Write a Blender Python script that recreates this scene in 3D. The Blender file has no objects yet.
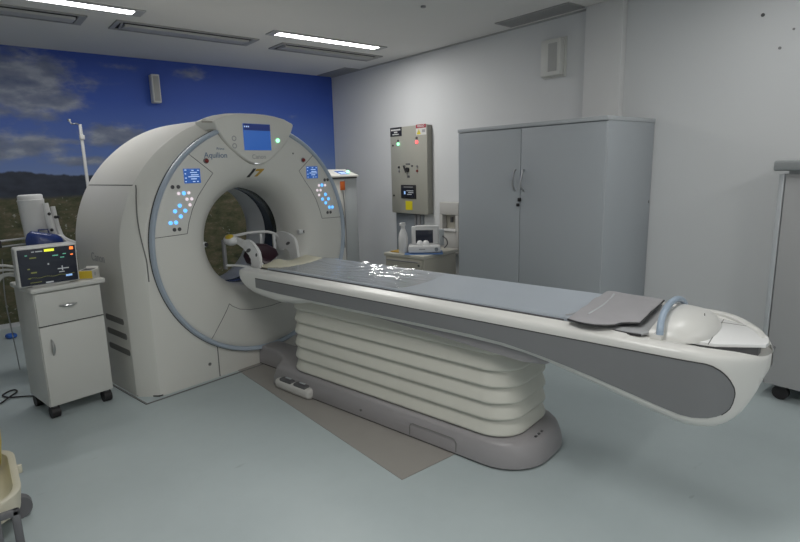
import bpy, bmesh, math, random
from mathutils import Vector, Matrix
random.seed(4)
C = bpy.context.scene.collection
PI = math.pi
R = math.radians

# ------------------------------------------------------------------ materials
def mat(name, col, rough=.5, metal=0., emit=None, es=0., var=.0, vscale=6., bump=0., bscale=40., spec=.5, coat=0.):
    m = bpy.data.materials.new(name); m.use_nodes = True
    nt = m.node_tree; b = nt.nodes['Principled BSDF']
    b.inputs['Base Color'].default_value = (*col, 1)
    b.inputs['Roughness'].default_value = rough
    b.inputs['Metallic'].default_value = metal
    b.inputs['Specular IOR Level'].default_value = spec
    b.inputs['Coat Weight'].default_value = coat
    if emit:
        b.inputs['Emission Color'].default_value = (*emit, 1)
        b.inputs['Emission Strength'].default_value = es
    tc = nt.nodes.new('ShaderNodeTexCoord')
    if var > 0:
        n = nt.nodes.new('ShaderNodeTexNoise'); n.inputs['Scale'].default_value = vscale; n.inputs['Detail'].default_value = 5
        nt.links.new(tc.outputs['Object'], n.inputs['Vector'])
        r = nt.nodes.new('ShaderNodeMix'); r.data_type = 'RGBA'
        r.inputs[6].default_value = (*[c*(1-var) for c in col], 1); r.inputs[7].default_value = (*[min(1, c*(1+var)) for c in col], 1)
        nt.links.new(n.outputs['Fac'], r.inputs[0]); nt.links.new(r.outputs[2], b.inputs['Base Color'])
    if bump > 0:
        n = nt.nodes.new('ShaderNodeTexNoise'); n.inputs['Scale'].default_value = bscale; n.inputs['Detail'].default_value = 4
        nt.links.new(tc.outputs['Object'], n.inputs['Vector'])
        bp = nt.nodes.new('ShaderNodeBump'); bp.inputs['Strength'].default_value = bump; bp.inputs['Distance'].default_value = .01
        nt.links.new(n.outputs['Fac'], bp.inputs['Height']); nt.links.new(bp.outputs['Normal'], b.inputs['Normal'])
    return m

M = {}
M['wall'] = mat('white_wall_paint', (.68, .69, .70), .75, var=.02, vscale=1.5, bump=.05, bscale=60)
M['pillar'] = mat('pillar_paint', (.69, .69, .69), .75, var=.02, vscale=1.5)
M['ceiling'] = mat('ceiling_paint', (.72, .71, .69), .85, var=.015, vscale=2)
M['shell'] = mat('gantry_white_plastic', (.66, .65, .61), .38, var=.015, vscale=3)
M['face'] = mat('gantry_face_plastic', (.64, .635, .60), .36, var=.015, vscale=3)
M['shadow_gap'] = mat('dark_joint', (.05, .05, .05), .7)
M['seam'] = mat('grey_seam', (.16, .16, .155), .7)
M['ring'] = mat('blue_grey_trim', (.38, .44, .52), .3)
M['chin'] = mat('display_side_beige', (.42, .40, .35), .4)
M['window'] = mat('scan_window_dark', (.022, .030, .045), .2)
M['bore'] = mat('bore_liner_white', (.60, .61, .62), .35)
M['black'] = mat('black_plastic', (.02, .02, .022), .4)
M['darkgrey'] = mat('dark_grey_plastic', (.09, .09, .095), .5)
M['midgrey'] = mat('mid_grey_plastic', (.23, .23, .24), .5)
M['red'] = mat('red_button', (.22, .02, .02), .35)
M['blue_text'] = mat('blue_grey_lettering', (.17, .23, .33), .5)
M['grey_text'] = mat('grey_lettering', (.36, .36, .37), .5)
M['scr_blue'] = mat('screen_blue', (.02, .06, .2), .2, emit=(.035, .12, .42), es=.55)
M['scr_head'] = mat('screen_header', (.01, .02, .08), .2, emit=(.01, .018, .09), es=.8)
M['scr_pale'] = mat('screen_pale_marks', (.4, .5, .7), .3, emit=(.45, .62, .9), es=.5)
M['btn_blue'] = mat('lit_blue_button', (.2, .5, .9), .3, emit=(.10, .42, 1.0), es=1.15)
M['btn_white'] = mat('lit_white_button', (.7, .6, .65), .3, emit=(.85, .72, .80), es=.6)
M['led_green'] = mat('green_led', (.2, .9, .4), .3, emit=(.25, 1., .45), es=2.2)
M['led_red'] = mat('red_led', (.9, .1, .1), .3, emit=(1., .10, .10), es=1.8)
M['led_white'] = mat('white_indicator', (.9, .9, .9), .3, emit=(.9, .92, 1.), es=1.0)
M['yellow'] = mat('yellow_plastic', (.62, .45, .04), .45)
M['gold'] = mat('golden_mark', (.45, .28, .04), .5)
M['bed_white'] = mat('couch_white_plastic', (.66, .655, .63), .3, var=.015, vscale=3)
M['bed_grey'] = mat('couch_grey_panel', (.185, .188, .195), .42, bump=.05, bscale=250)
M['bed_plate'] = mat('couch_bright_plate', (.80, .80, .80), .25)
M['base_grey'] = mat('couch_base_grey', (.30, .287, .295), .42, var=.02, vscale=5)
M['bellows'] = mat('bellows_cream_rubber', (.60, .59, .53), .45, var=.02, vscale=4)
M['handle_blue'] = mat('pale_blue_handle', (.32, .40, .50), .32)
M['mattress'] = mat('mattress_blue_grey', (.40, .44, .49), .32, var=.04, vscale=5, bump=.03, bscale=30)
M['pad'] = mat('grey_vinyl_pad', (.345, .335, .35), .5, var=.06, vscale=10, bump=.25, bscale=22)
M['pad_light'] = mat('light_grey_vinyl', (.36, .365, .375), .45, var=.04, vscale=8)
M['cream'] = mat('cream_foam', (.72, .69, .55), .6, var=.02)
M['maroon'] = mat('dark_maroon_vinyl', (.028, .008, .016), .35)
M['holder'] = mat('white_holder_plastic', (.66, .66, .66), .3)
M['cart'] = mat('cart_white_laminate', (.57, .57, .545), .4, var=.015)
M['chrome'] = mat('brushed_metal', (.55, .55, .56), .28, 1.)
M['steel'] = mat('dull_steel', (.40, .40, .41), .4, .9)
M['rubber'] = mat('black_rubber', (.015, .013, .015), .6)
M['mon_white'] = mat('monitor_white_plastic', (.58, .58, .57), .4)
M['scr_dark'] = mat('screen_black', (.012, .014, .02), .15, emit=(.03, .035, .06), es=.12)
M['tr_yellow'] = mat('trace_yellow', (.4, .4, .02), .4, emit=(.8, .85, .05), es=.9)
M['tr_dim'] = mat('trace_dim_yellow', (.08, .08, .02), .4, emit=(.30, .33, .08), es=.28)
M['tr_green'] = mat('trace_green', (.1, .3, .2), .4, emit=(.12, .45, .34), es=.5)
M['tr_orange'] = mat('alarm_orange', (.6, .1, .02), .4, emit=(1., .22, .04), es=1.3)
M['tr_blue'] = mat('trace_blue', (.1, .2, .4), .4, emit=(.3, .5, .85), es=.7)
M['tr_grey'] = mat('trace_grey', (.2, .2, .2), .4, emit=(.35, .38, .4), es=.45)
M['card'] = mat('white_cardboard', (.56, .55, .52), .7)
M['dev_white'] = mat('device_white', (.68, .68, .68), .35)
M['dev_blue'] = mat('blue_bag_vinyl', (.015, .035, .16), .3, bump=.4, bscale=30)
M['blue_cloth'] = mat('blue_mat', (.10, .20, .42), .6)
M['beige'] = mat('beige_enamel', (.40, .385, .33), .45, var=.02)
M['beige_top'] = mat('beige_top', (.47, .455, .40), .4)
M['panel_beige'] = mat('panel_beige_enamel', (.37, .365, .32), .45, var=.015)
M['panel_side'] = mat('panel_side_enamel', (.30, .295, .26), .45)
M['dispenser'] = mat('dispenser_grey_white', (.52, .51, .49), .5)
M['conduit'] = mat('conduit_grey', (.24, .265, .29), .45)
M['cabinet'] = mat('cabinet_blue_grey', (.385, .412, .44), .42, var=.012, vscale=2)
M['cabinet_edge'] = mat('cabinet_edge_grey', (.45, .47, .49), .42)
M['side_cabinet'] = mat('side_cabinet_grey', (.40, .40, .405), .5, var=.02)
M['slab'] = mat('slab_grey', (.26, .275, .28), .4, var=.03)
M['unit'] = mat('unit_grey', (.42, .445, .46), .45, var=.015)
M['orange'] = mat('orange_tag', (.6, .13, .02), .5)
M['sign_white'] = mat('sign_white', (.68, .68, .66), .5)
M['sign_red'] = mat('sign_red', (.35, .02, .04), .5)
M['sign_yellow'] = mat('sign_yellow', (.72, .62, .02), .5)
M['speaker'] = mat('speaker_white', (.66, .66, .63), .5)
M['grille'] = mat('speaker_grille', (.42, .42, .41), .6)
M['vent'] = mat('vent_grey_metal', (.33, .33, .325), .5)
M['vent_light'] = mat('vent_blade_grey', (.44, .44, .43), .5)
M['vent_dark'] = mat('vent_dark_inside', (.02, .018, .016), .8)
M['fixture'] = mat('fixture_frame_grey', (.42, .42, .42), .5)
M['tube'] = mat('lamp_diffuser', (.9, .9, .9), .4, emit=(1., 1., .98), es=9.)
M['floor_patch'] = mat('grey_vinyl_patch', (.30, .285, .265), .45, var=.05, vscale=7)
M['trim'] = mat('pale_skirting', (.55, .56, .58), .5)
M['plinth'] = mat('plinth_tray_grey', (.17, .17, .17), .5)
M['cream_cart'] = mat('cream_cart_plastic', (.60, .57, .46), .4, var=.02)
M['yellow_bag'] = mat('yellow_bag_plastic', (.55, .46, .10), .35, bump=.5, bscale=18)
M['caster_grey'] = mat('grey_caster', (.14, .14, .15), .5)
M['cable_white'] = mat('white_cable', (.55, .55, .53), .5)

def floor_mat():
    m = bpy.data.materials.new('pale_green_grey_vinyl'); m.use_nodes = True
    nt = m.node_tree; b = nt.nodes['Principled BSDF']; tc = nt.nodes.new('ShaderNodeTexCoord')
    n1 = nt.nodes.new('ShaderNodeTexNoise'); n1.inputs['Scale'].default_value = 1.4; n1.inputs['Detail'].default_value = 6
    n2 = nt.nodes.new('ShaderNodeTexNoise'); n2.inputs['Scale'].default_value = 14; n2.inputs['Detail'].default_value = 5
    mp = nt.nodes.new('ShaderNodeMapping'); mp.inputs['Scale'].default_value = (1, 3.4, 1); mp.inputs['Rotation'].default_value = (0, 0, .7)
    n3 = nt.nodes.new('ShaderNodeTexNoise'); n3.inputs['Scale'].default_value = 4.5; n3.inputs['Detail'].default_value = 2
    for n in (n1, n2): nt.links.new(tc.outputs['Object'], n.inputs['Vector'])
    nt.links.new(tc.outputs['Object'], mp.inputs['Vector']); nt.links.new(mp.outputs['Vector'], n3.inputs['Vector'])
    cr = nt.nodes.new('ShaderNodeValToRGB'); cr.color_ramp.elements[0].position = .35; cr.color_ramp.elements[1].position = .7
    cr.color_ramp.elements[0].color = (.415, .475, .488, 1); cr.color_ramp.elements[1].color = (.455, .518, .530, 1)
    nt.links.new(n1.outputs['Fac'], cr.inputs['Fac'])
    mx = nt.nodes.new('ShaderNodeMix'); mx.data_type = 'RGBA'; mx.blend_type = 'MULTIPLY'; mx.inputs[0].default_value = .5
    c2 = nt.nodes.new('ShaderNodeValToRGB'); c2.color_ramp.elements[0].position = .3; c2.color_ramp.elements[0].color = (.93, .93, .93, 1)
    nt.links.new(n2.outputs['Fac'], c2.inputs['Fac']); nt.links.new(cr.outputs['Color'], mx.inputs[6]); nt.links.new(c2.outputs['Color'], mx.inputs[7])
    c3 = nt.nodes.new('ShaderNodeValToRGB'); c3.color_ramp.elements[0].position = .22; c3.color_ramp.elements[0].color = (.72, .72, .72, 1); c3.color_ramp.elements[1].position = .27
    nt.links.new(n3.outputs['Fac'], c3.inputs['Fac'])
    m3 = nt.nodes.new('ShaderNodeMix'); m3.data_type = 'RGBA'; m3.blend_type = 'MULTIPLY'; m3.inputs[0].default_value = .6
    nt.links.new(mx.outputs[2], m3.inputs[6]); nt.links.new(c3.outputs['Color'], m3.inputs[7])
    nt.links.new(m3.outputs[2], b.inputs['Base Color']); b.inputs['Roughness'].default_value = .42
    bp = nt.nodes.new('ShaderNodeBump'); bp.inputs['Strength'].default_value = .04
    nt.links.new(n2.outputs['Fac'], bp.inputs['Height']); nt.links.new(bp.outputs['Normal'], b.inputs['Normal'])
    return m
M['floor'] = floor_mat()

def mural_mat():
    """printed landscape wallpaper: blue sky with clouds, a dark range of hills, dry dark meadow with pale flowers"""
    m = bpy.data.materials.new('landscape_wallpaper'); m.use_nodes = True
    nt = m.node_tree; b = nt.nodes['Principled BSDF']; L = nt.links.new
    geo = nt.nodes.new('ShaderNodeTexCoord'); sep = nt.nodes.new('ShaderNodeSeparateXYZ'); L(geo.outputs['Object'], sep.inputs[0])
    X, Zc = sep.outputs['X'], sep.outputs['Z']
    def mth(op, a, c=None, d=None):
        n = nt.nodes.new('ShaderNodeMath'); n.operation = op
        for i, v in enumerate((a, c, d)):
            if v is None: continue
            if isinstance(v, (int, float)): n.inputs[i].default_value = v
            else: L(v, n.inputs[i])
        return n.outputs[0]
    def noise(sc, det, sx=1, sz=1, rough=.55):
        mp = nt.nodes.new('ShaderNodeMapping'); mp.inputs['Scale'].default_value = (sx, 1, sz); L(geo.outputs['Object'], mp.inputs['Vector'])
        n = nt.nodes.new('ShaderNodeTexNoise'); n.inputs['Scale'].default_value = sc; n.inputs['Detail'].default_value = det; n.inputs['Roughness'].default_value = rough
        L(mp.outputs['Vector'], n.inputs['Vector']); return n.outputs['Fac']
    def ramp(f, *st):
        n = nt.nodes.new('ShaderNodeValToRGB'); e = n.color_ramp.elements
        while len(e) < len(st): e.new(.5)
        for i, (p, c) in enumerate(st): e[i].position = p; e[i].color = (*c, 1)
        L(f, n.inputs['Fac']); return n.outputs['Color']
    def mix(f, a, c):
        n = nt.nodes.new('ShaderNodeMix'); n.data_type = 'RGBA'; L(f, n.inputs[0]); L(a, n.inputs[6]); L(c, n.inputs[7]); return n.outputs[2]
    def smooth(v, a, c):
        n = nt.nodes.new('ShaderNodeMapRange'); n.interpolation_type = 'SMOOTHSTEP'; L(v, n.inputs[0]); n.inputs[1].default_value = a; n.inputs[2].default_value = c
        return n.outputs[0]
    sky = ramp(mth('DIVIDE', mth('SUBTRACT', Zc, 1.3), 1.4), (0, (.26, .34, .52)), (.3, (.12, .21, .54)), (.7, (.05, .12, .52)), (1, (.045, .10, .46)))
    # clouds: noise plus the printed banks
    n1 = noise(2.2, 7, 1, 1.7, .6); n2 = noise(5.5, 6, 1, 2.2, .6)
    tot = None
    for (cx, cz, rx, rz, s) in ((.55, 2.42, .62, .36, 1.), (.35, 2.62, .5, .3, .7), (.95, 2.25, .32, .16, .7), (.75, 2.1, .45, .10, .5), (.45, 1.78, .7, .17, .95), (1.45, 1.90, .45, .13, 1.), (1.05, 1.64, .6, .08, .75), (.98, 1.84, .25, .06, .7),
                                (1.6, 2.62, .35, .07, .6), (2.25, 2.62, .35, .10, .55), (3.5, 2.2, .6, .07, .25), (2.95, 2.5, .3, .06, .22), (1.35, 1.63, .3, .06, .55)):
        dx = mth('DIVIDE', mth('SUBTRACT', X, cx), rx); dz = mth('DIVIDE', mth('SUBTRACT', Zc, cz), rz)
        d = mth('ADD', mth('MULTIPLY', dx, dx), mth('MULTIPLY', dz, dz))
        g = mth('MULTIPLY', mth('POWER', 2.718, mth('MULTIPLY', d, -1.)), s)
        tot = g if tot is None else mth('MAXIMUM', tot, g)
    nn = mth('ADD', mth('MULTIPLY', n1, .7), mth('MULTIPLY', n2, .3))
    cl = smooth(mth('ADD', mth('MULTIPLY', tot, .78), mth('MULTIPLY', mth('SUBTRACT', nn, .5), 1.5)), .20, .60)
    ccol = ramp(noise(3.2, 5, 1, 2.4), (.3, (.15, .18, .26)), (.5, (.27, .30, .37)), (.66, (.48, .50, .55)))
    sk = mix(mth('MULTIPLY', cl, .85), sky, ccol)
    # hills
    hx = mth('MULTIPLY', mth('SINE', mth('MULTIPLY', X, 2.1)), .03)
    ridge = mth('ADD', mth('ADD', mth('SUBTRACT', 1.55, mth('MULTIPLY', mth('MINIMUM', X, 1.0), .09)), hx), mth('MULTIPLY', mth('SUBTRACT', noise(4, 4, 1, .0), .5), .12))
    hill = smooth(mth('SUBTRACT', ridge, Zc), -.012, .012)
    hcol = ramp(noise(6, 4, 1, 2), (.3, (.022, .028, .048)), (.7, (.045, .056, .085)))
    sk = mix(hill, sk, hcol)
    # meadow
    med = smooth(mth('SUBTRACT', mth('ADD', 1.29, mth('MULTIPLY', mth('SUBTRACT', n1, .5), .06)), Zc), -.02, .03)
    mcol = ramp(noise(7, 8, 1, 2.2, .7), (.3, (.022, .026, .014)), (.46, (.070, .078, .036)), (.60, (.125, .105, .062)), (.74, (.23, .21, .15)))
    sk = mix(med, sk, mcol)
    fl = smooth(noise(30, 2, 1, 1, .4), .62, .70)
    fl = mth('MULTIPLY', fl, mth('MULTIPLY', smooth(noise(2.6, 3), .47, .60), med))
    w = nt.nodes.new('ShaderNodeRGB'); w.outputs[0].default_value = (.30, .30, .26, 1)
    sk = mix(fl, sk, w.outputs[0])
    L(sk, b.inputs['Base Color']); b.inputs['Roughness'].default_value = .6
    return m
M['mural'] = mural_mat()

def plastic_mat():
    m = bpy.data.materials.new('clear_plastic_film'); m.use_nodes = True
    nt = m.node_tree; L = nt.links.new
    nt.nodes.remove(nt.nodes['Principled BSDF']); out = nt.nodes['Material Output']
    t = nt.nodes.new('ShaderNodeBsdfTransparent'); g = nt.nodes.new('ShaderNodeBsdfGlossy'); g.inputs['Roughness'].default_value = .12
    mx = nt.nodes.new('ShaderNodeMixShader'); fr = nt.nodes.new('ShaderNodeLayerWeight'); fr.inputs['Blend'].default_value = .5
    pw = nt.nodes.new('ShaderNodeMath'); pw.operation = 'POWER'; pw.inputs[1].default_value = 3.5
    ad = nt.nodes.new('ShaderNodeMath'); ad.operation = 'MULTIPLY_ADD'; ad.inputs[1].default_value = .55; ad.inputs[2].default_value = .13
    tc = nt.nodes.new('ShaderNodeTexCoord'); n = nt.nodes.new('ShaderNodeTexNoise'); n.inputs['Scale'].default_value = 26; n.inputs['Detail'].default_value = 3
    bp = nt.nodes.new('ShaderNodeBump'); bp.inputs['Strength'].default_value = .5; bp.inputs['Distance'].default_value = .012
    mp = nt.nodes.new('ShaderNodeMapping'); mp.inputs['Scale'].default_value = (1.6, .22, 1)
    L(tc.outputs['Object'], mp.inputs['Vector']); L(mp.outputs['Vector'], n.inputs['Vector']); L(n.outputs['Fac'], bp.inputs['Height'])
    for s in (g, fr): L(bp.outputs['Normal'], s.inputs['Normal'])
    L(fr.outputs['Facing'], pw.inputs[0]); L(pw.outputs[0], ad.inputs[0]); L(ad.outputs[0], mx.inputs[0]); L(t.outputs[0], mx.inputs[1]); L(g.outputs[0], mx.inputs[2]); L(mx.outputs[0], out.inputs['Surface'])
    return m
M['film'] = plastic_mat()

# ------------------------------------------------------------------ mesh helpers
def obj(name, bm, m, parent=None, ang=35, loc=None):
    bmesh.ops.recalc_face_normals(bm, faces=bm.faces[:])
    me = bpy.data.meshes.new(name); bm.to_mesh(me); bm.free()
    for p in me.polygons: p.use_smooth = True
    me.set_sharp_from_angle(angle=R(ang))
    me.materials.append(M[m] if isinstance(m, str) else m)
    o = bpy.data.objects.new(name, me); C.objects.link(o)
    if parent is not None: o.parent = parent
    if loc: o.location = loc
    return o
def thing(name, label, cat, loc=(0, 0, 0), rz=0, group=None):
    o = bpy.data.objects.new(name, None); C.objects.link(o); o.empty_display_size = .1
    o.location = loc; o.rotation_euler = (0, 0, rz); o['label'] = label; o['category'] = cat
    if group: o['group'] = group
    return o
def tag(o, label, cat, group=None):
    o['label'] = label; o['category'] = cat
    if group: o['group'] = group
    return o
def struct(o): o['kind'] = 'structure'; return o
def dup(root, loc, rz, label, group=None):
    r = root.copy(); C.objects.link(r); r.location = loc; r.rotation_euler = (0, 0, rz); r['label'] = label
    if group: r['group'] = group
    for ch in list(root.children):
        c = ch.copy(); C.objects.link(c); c.parent = r
        for g in ch.children:
            d = g.copy(); C.objects.link(d); d.parent = c
    return r
def B(): return bmesh.new()
def box(bm, x0, x1, y0, y1, z0, z1, bev=0., seg=2):
    vs = [bm.verts.new((x, y, z)) for x in (x0, x1) for y in (y0, y1) for z in (z0, z1)]
    f = [(0, 1, 3, 2), (4, 6, 7, 5), (0, 4, 5, 1), (2, 3, 7, 6), (0, 2, 6, 4), (1, 5, 7, 3)]
    fs = [bm.faces.new([vs[i] for i in q]) for q in f]
    if bev > 0:
        es = list({e for g in fs for e in g.edges})
        bmesh.ops.bevel(bm, geom=es, offset=bev, segments=seg, affect='EDGES', profile=.5)
    return bm
def boxed(*a, **k): return box(B(), *a, **k)
def loft(bm, rings, closed=True, cap0=True, cap1=True):
    vr = [[bm.verts.new(p) for p in r] for r in rings]
    n = len(vr[0])
    for a, b in zip(vr, vr[1:]):
        for i in range(n if closed else n-1):
            j = (i+1) % n
            try: bm.faces.new((a[i], a[j], b[j], b[i]))
            except ValueError: pass
    if closed and cap0: bm.faces.new(vr[0][::-1])
    if closed and cap1: bm.faces.new(vr[-1])
    return bm
def prism(bm, pts, d0, d1, axis='z', bev=0.):
    """extrude a 2-D outline: axis z -> (x,y), axis y -> (x,z), axis x -> (y,z)"""
    def P(p, d): return {'z': (p[0], p[1], d), 'y': (p[0], d, p[1]), 'x': (d, p[0], p[1])}[axis]
    n0 = len(bm.faces)
    a = [bm.verts.new(P(p, d0)) for p in pts]; b = [bm.verts.new(P(p, d1)) for p in pts]
    n = len(pts); fs = [bm.faces.new(a[::-1]), bm.faces.new(b)]
    for i in range(n): fs.append(bm.faces.new((a[i], a[(i+1) % n], b[(i+1) % n], b[i])))
    if bev > 0:
        es = list(set(fs[0].edges) | set(fs[1].edges))
        bmesh.ops.bevel(bm, geom=es, offset=bev, segments=2, affect='EDGES', profile=.5)
    return bm
def rrect(x0, x1, y0, y1, r, n=6):
    pts = []
    for cx, cy, a in ((x1-r, y1-r, 0), (x0+r, y1-r, 90), (x0+r, y0+r, 180), (x1-r, y0+r, 270)):
        for k in range(n+1):
            t = R(a+90*k/n); pts.append((cx+r*math.cos(t), cy+r*math.sin(t)))
    return pts
def tube(bm, pts, r, n=8, closed=False, caps=True):
    P = [Vector(p) for p in pts]; rings = []; m = len(P); up = None
    rr = r if isinstance(r, (list, tuple)) else [r]*m
    for i in range(m):
        if closed: t = P[(i+1) % m]-P[i-1]
        else: t = P[min(i+1, m-1)]-P[max(i-1, 0)]
        t.normalize()
        if up is None:
            up = Vector((0, 0, 1)) if abs(t.z) < .9 else Vector((1, 0, 0))
        u = (up - t*up.dot(t)).normalized(); v = t.cross(u); up = u
        rings.append([P[i]+(u*math.cos(2*PI*k/n)+v*math.sin(2*PI*k/n))*rr[i] for k in range(n)])
    if closed: rings.append(rings[0]); return loft(bm, rings, True, False, False)
    return loft(bm, rings, True, caps, caps)
def smoothpath(pts, k=6):
    P = [Vector(p) for p in pts]; P = [P[0]*2-P[1]]+P+[P[-1]*2-P[-2]]; out = []
    for i in range(1, len(P)-2):
        for j in range(k):
            t = j/k; a, b, c, d = P[i-1], P[i], P[i+1], P[i+2]
            out.append(.5*((2*b)+(c-a)*t+(2*a-5*b+4*c-d)*t*t+(3*b-a-3*c+d)*t**3))
    out.append(P[-2]); return out
def lathe(bm, prof, c, axis='y', n=48, a0=0., a1=360.):
    """prof: (radius, distance along axis)"""
    full = abs(a1-a0) >= 360; m = n if full else n+1
    rings = []
    for r, d in prof:
        ring = []
        for k in range(m):
            t = R(a0+(a1-a0)*k/n); u, v = r*math.cos(t), r*math.sin(t)
            ring.append({'y': (c[0]+u, c[1]+d, c[2]+v), 'z': (c[0]+u, c[1]+v, c[2]+d), 'x': (c[0]+d, c[1]+u, c[2]+v)}[axis])
        rings.append(ring)
    return loft(bm, rings, full, prof[0][0] < .002 and False, False)
def cyl(bm, c, r, d0, d1, axis='z', n=20, r1=None):
    rings = []
    for d, q in ((d0, r), (d1, r if r1 is None else r1)):
        ring = []
        for k in range(n):
            t = 2*PI*k/n; u, v = q*math.cos(t), q*math.sin(t)
            ring.append({'y': (c[0]+u, d, c[1]+v), 'z': (c[0]+u, c[1]+v, d), 'x': (d, c[0]+u, c[1]+v)}[axis])
        rings.append(ring)
    return loft(bm, rings)
def interp(x, tab):
    if x <= tab[0][0]: return tab[0][1]
    for (a, p), (b, q) in zip(tab, tab[1:]):
        if x <= b: return p+(q-p)*(x-a)/(b-a)
    return tab[-1][1]
def text(name, s, size, m, parent, origin, face, align='CENTER', bold=0.):
    """flat lettering; face 'front' looks along -y, 'side' looks along -x"""
    cu = bpy.data.curves.new(name, 'FONT'); cu.body = s; cu.size = size; cu.align_x = align; cu.align_y = 'CENTER'; cu.extrude = .0006; cu.offset = bold
    t = bpy.data.objects.new(name+'_curve', cu); C.objects.link(t)
    bpy.context.view_layer.update()
    me = bpy.data.meshes.new_from_object(t.evaluated_get(bpy.context.evaluated_depsgraph_get()))
    bpy.data.objects.remove(t)
    if face == 'front': mt = Matrix(((1, 0, 0), (0, 0, -1), (0, 1, 0)))
    else: mt = Matrix(((0, 0, -1), (-1, 0, 0), (0, 1, 0)))
    mm = mt.to_4x4(); mm.translation = Vector(origin); me.transform(mm)
    me.materials.clear(); me.materials.append(M[m]); me.name = name
    o = bpy.data.objects.new(name, me); C.objects.link(o); o.parent = parent
    return o

# ------------------------------------------------------------------ the room
XR, YB, XL, YF, ZC = 4.2, 6.6, -2.2, -2.6, 2.732
struct(obj('floor', boxed(XL-.1, XR+.1, YF-.1, YB+.1, -.1, 0), 'floor'))
struct(obj('ceiling', boxed(XL-.1, XR+.1, YF-.1, YB+.1, ZC, ZC+.1), 'ceiling'))
struct(obj('wall_back', boxed(XL-.1, XR, YB, YB+.1, 0, ZC), 'mural'))
struct(obj('wall_right', boxed(XR, XR+.1, YF-.1, YB+.1, 0, ZC), 'wall'))
struct(obj('wall_left', boxed(XL-.1, XL, YF-.1, YB, 0, ZC), 'wall'))
struct(obj('wall_front', boxed(XL, XR, YF-.1, YF, 0, ZC), 'wall'))
struct(obj('baseboard_back', boxed(XL, XR, YB-.012, YB, 0, .045), 'trim'))
struct(obj('trim_1', boxed(XR-.07, XR, 2.34, 2.66, 0, ZC, bev=.006), 'pillar'))           # pillar beside the big cabinet
bm = B(); prism(bm, [(1.49, 3.95), (1.497, 1.88), (2.45, 1.88), (2.45, 3.95)], .0005, .003); struct(obj('trim_2', bm, 'floor_patch'))   # grey floor patch under the couch
# shadow gap where ceiling meets right wall
struct(obj('trim_3', boxed(XR-.012, XR, 2.66, YB, ZC-.014, ZC), 'fixture'))

# wall plugs
for i, (y, z, r, lab) in enumerate(((1.411, 2.409, .011, 'dark wall plug, highest of three on the white right wall'),
                                    (1.231, 2.289, .007, 'tiny grey wall plug, nearest the camera of three on white wall'),
                                    (1.297, 2.188, .009, 'grey wall plug, lowest of three on the white right wall'))):
    o = obj('wall_plug', cyl(B(), (y, z), r, XR-.006, XR, 'x', 14), ('darkgrey', 'midgrey', 'midgrey')[i]); tag(o, lab, 'wall plug')
o = obj('ceiling_sensor', cyl(B(), (3.03, 3.39), .02, ZC-.012, ZC, 'z', 16), 'midgrey'); tag(o, 'tiny dark round sensor on the ceiling above the big grey cabinet', 'sensor')

# ceiling lights
def ceiling_light(x0, y0, label, n=1.14, w=.12):
    t = thing('ceiling_light', label, 'ceiling light', (x0, y0, ZC), 0, 'recessed strip lights in the ceiling')
    bm = B()
    for a in ((-.07, n+.07, -.03, 0), (-.07, n+.07, w, w+.03), (-.07, 0, 0, w), (n, n+.07, 0, w)): box(bm, *a, -.010, 0)
    obj('frame', bm, 'fixture', t)
    obj('diffuser', boxed(0, n, 0, w, -.006, 0), 'tube', t)
    return t
def lamp(x, y, power, sx=1.1):
    l = bpy.data.lights.new('strip_lamp', 'AREA'); l.shape = 'RECTANGLE'; l.size = sx; l.size_y = .13; l.energy = power; l.color = (1., .985, .95)
    o = bpy.data.objects.new('strip_lamp', l); C.objects.link(o); o.location = (x, y, ZC-.03)
P0 = 1.
fix = ceiling_light(2.475, 4.72, 'lit recessed strip light in the ceiling near the right wall')
dup(fix, (.12, 4.72, ZC), 0, 'lit recessed strip light in the ceiling over the small cart')
lamp(3.03, 4.79, 14.5); lamp(.70, 4.79, 8.5)
for x, y, p, wh in ((.12, 1.1, 20, 'above the cream bin cart'), (2.455, 1.1, 3.2, 'above the tail of the scanner couch'), (.12, -1.6, 24, 'behind the viewer, in the left row'), (2.455, -1.6, 8, 'behind the viewer, in the right row')):  # unseen fixtures and lamps, added by judgement to light the near half
    dup(fix, (x, y, ZC), 0, 'unseen lit recessed strip light in the ceiling '+wh); lamp(x+.58, y+.07, p)

# ceiling vents
def ceiling_vent(loc, label, L=1.24, w=.31, rz=0):
    t = thing('ceiling_vent', label, 'vent', loc, rz, 'slot vents in the ceiling')
    bm = B(); f = .035
    for a in ((0, L, 0, f*.5), (0, L, w-f*.6, w), (0, f, f*.5, w-f*.6), (L-f*1.6, L, f*.5, w-f*.6)): box(bm, *a, -.012, 0)
    obj('frame', bm, 'vent', t)
    obj('backing', boxed(f*.5, L-f, f*.5, w-f*.5, -.003, 0), 'vent_dark', t)
    bm = B(); loft(bm, [[(x, .085, -.005), (x, .095, -.022), (x, w-.05, -.012), (x, w-.05, -.004)] for x in (f+.045, L-f*1.6-.012)])
    obj('blade', bm, 'vent_light', t)
    bm = B(); loft(bm, [[(f+.004, .03, -.004), (f+.004, .04, -.016), (f+.03, w-.06, -.014), (f+.03, w-.06, -.004)], [(f+.02, .03, -.004), (f+.02, .04, -.018), (f+.045, w-.06, -.016), (f+.045, w-.06, -.004)]])
    obj('damper', bm, 'vent', t)
    return t
v = ceiling_vent((1.205, 5.08, ZC), 'slot vent above the gantry, middle of the row of three')
dup(v, (-.245, 5.08, ZC), 0, 'slot vent in the ceiling above the small cart, cut by the picture edge')
dup(v, (2.69, 5.09, ZC), 0, 'slot vent behind the strip light near the right wall')
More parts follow.
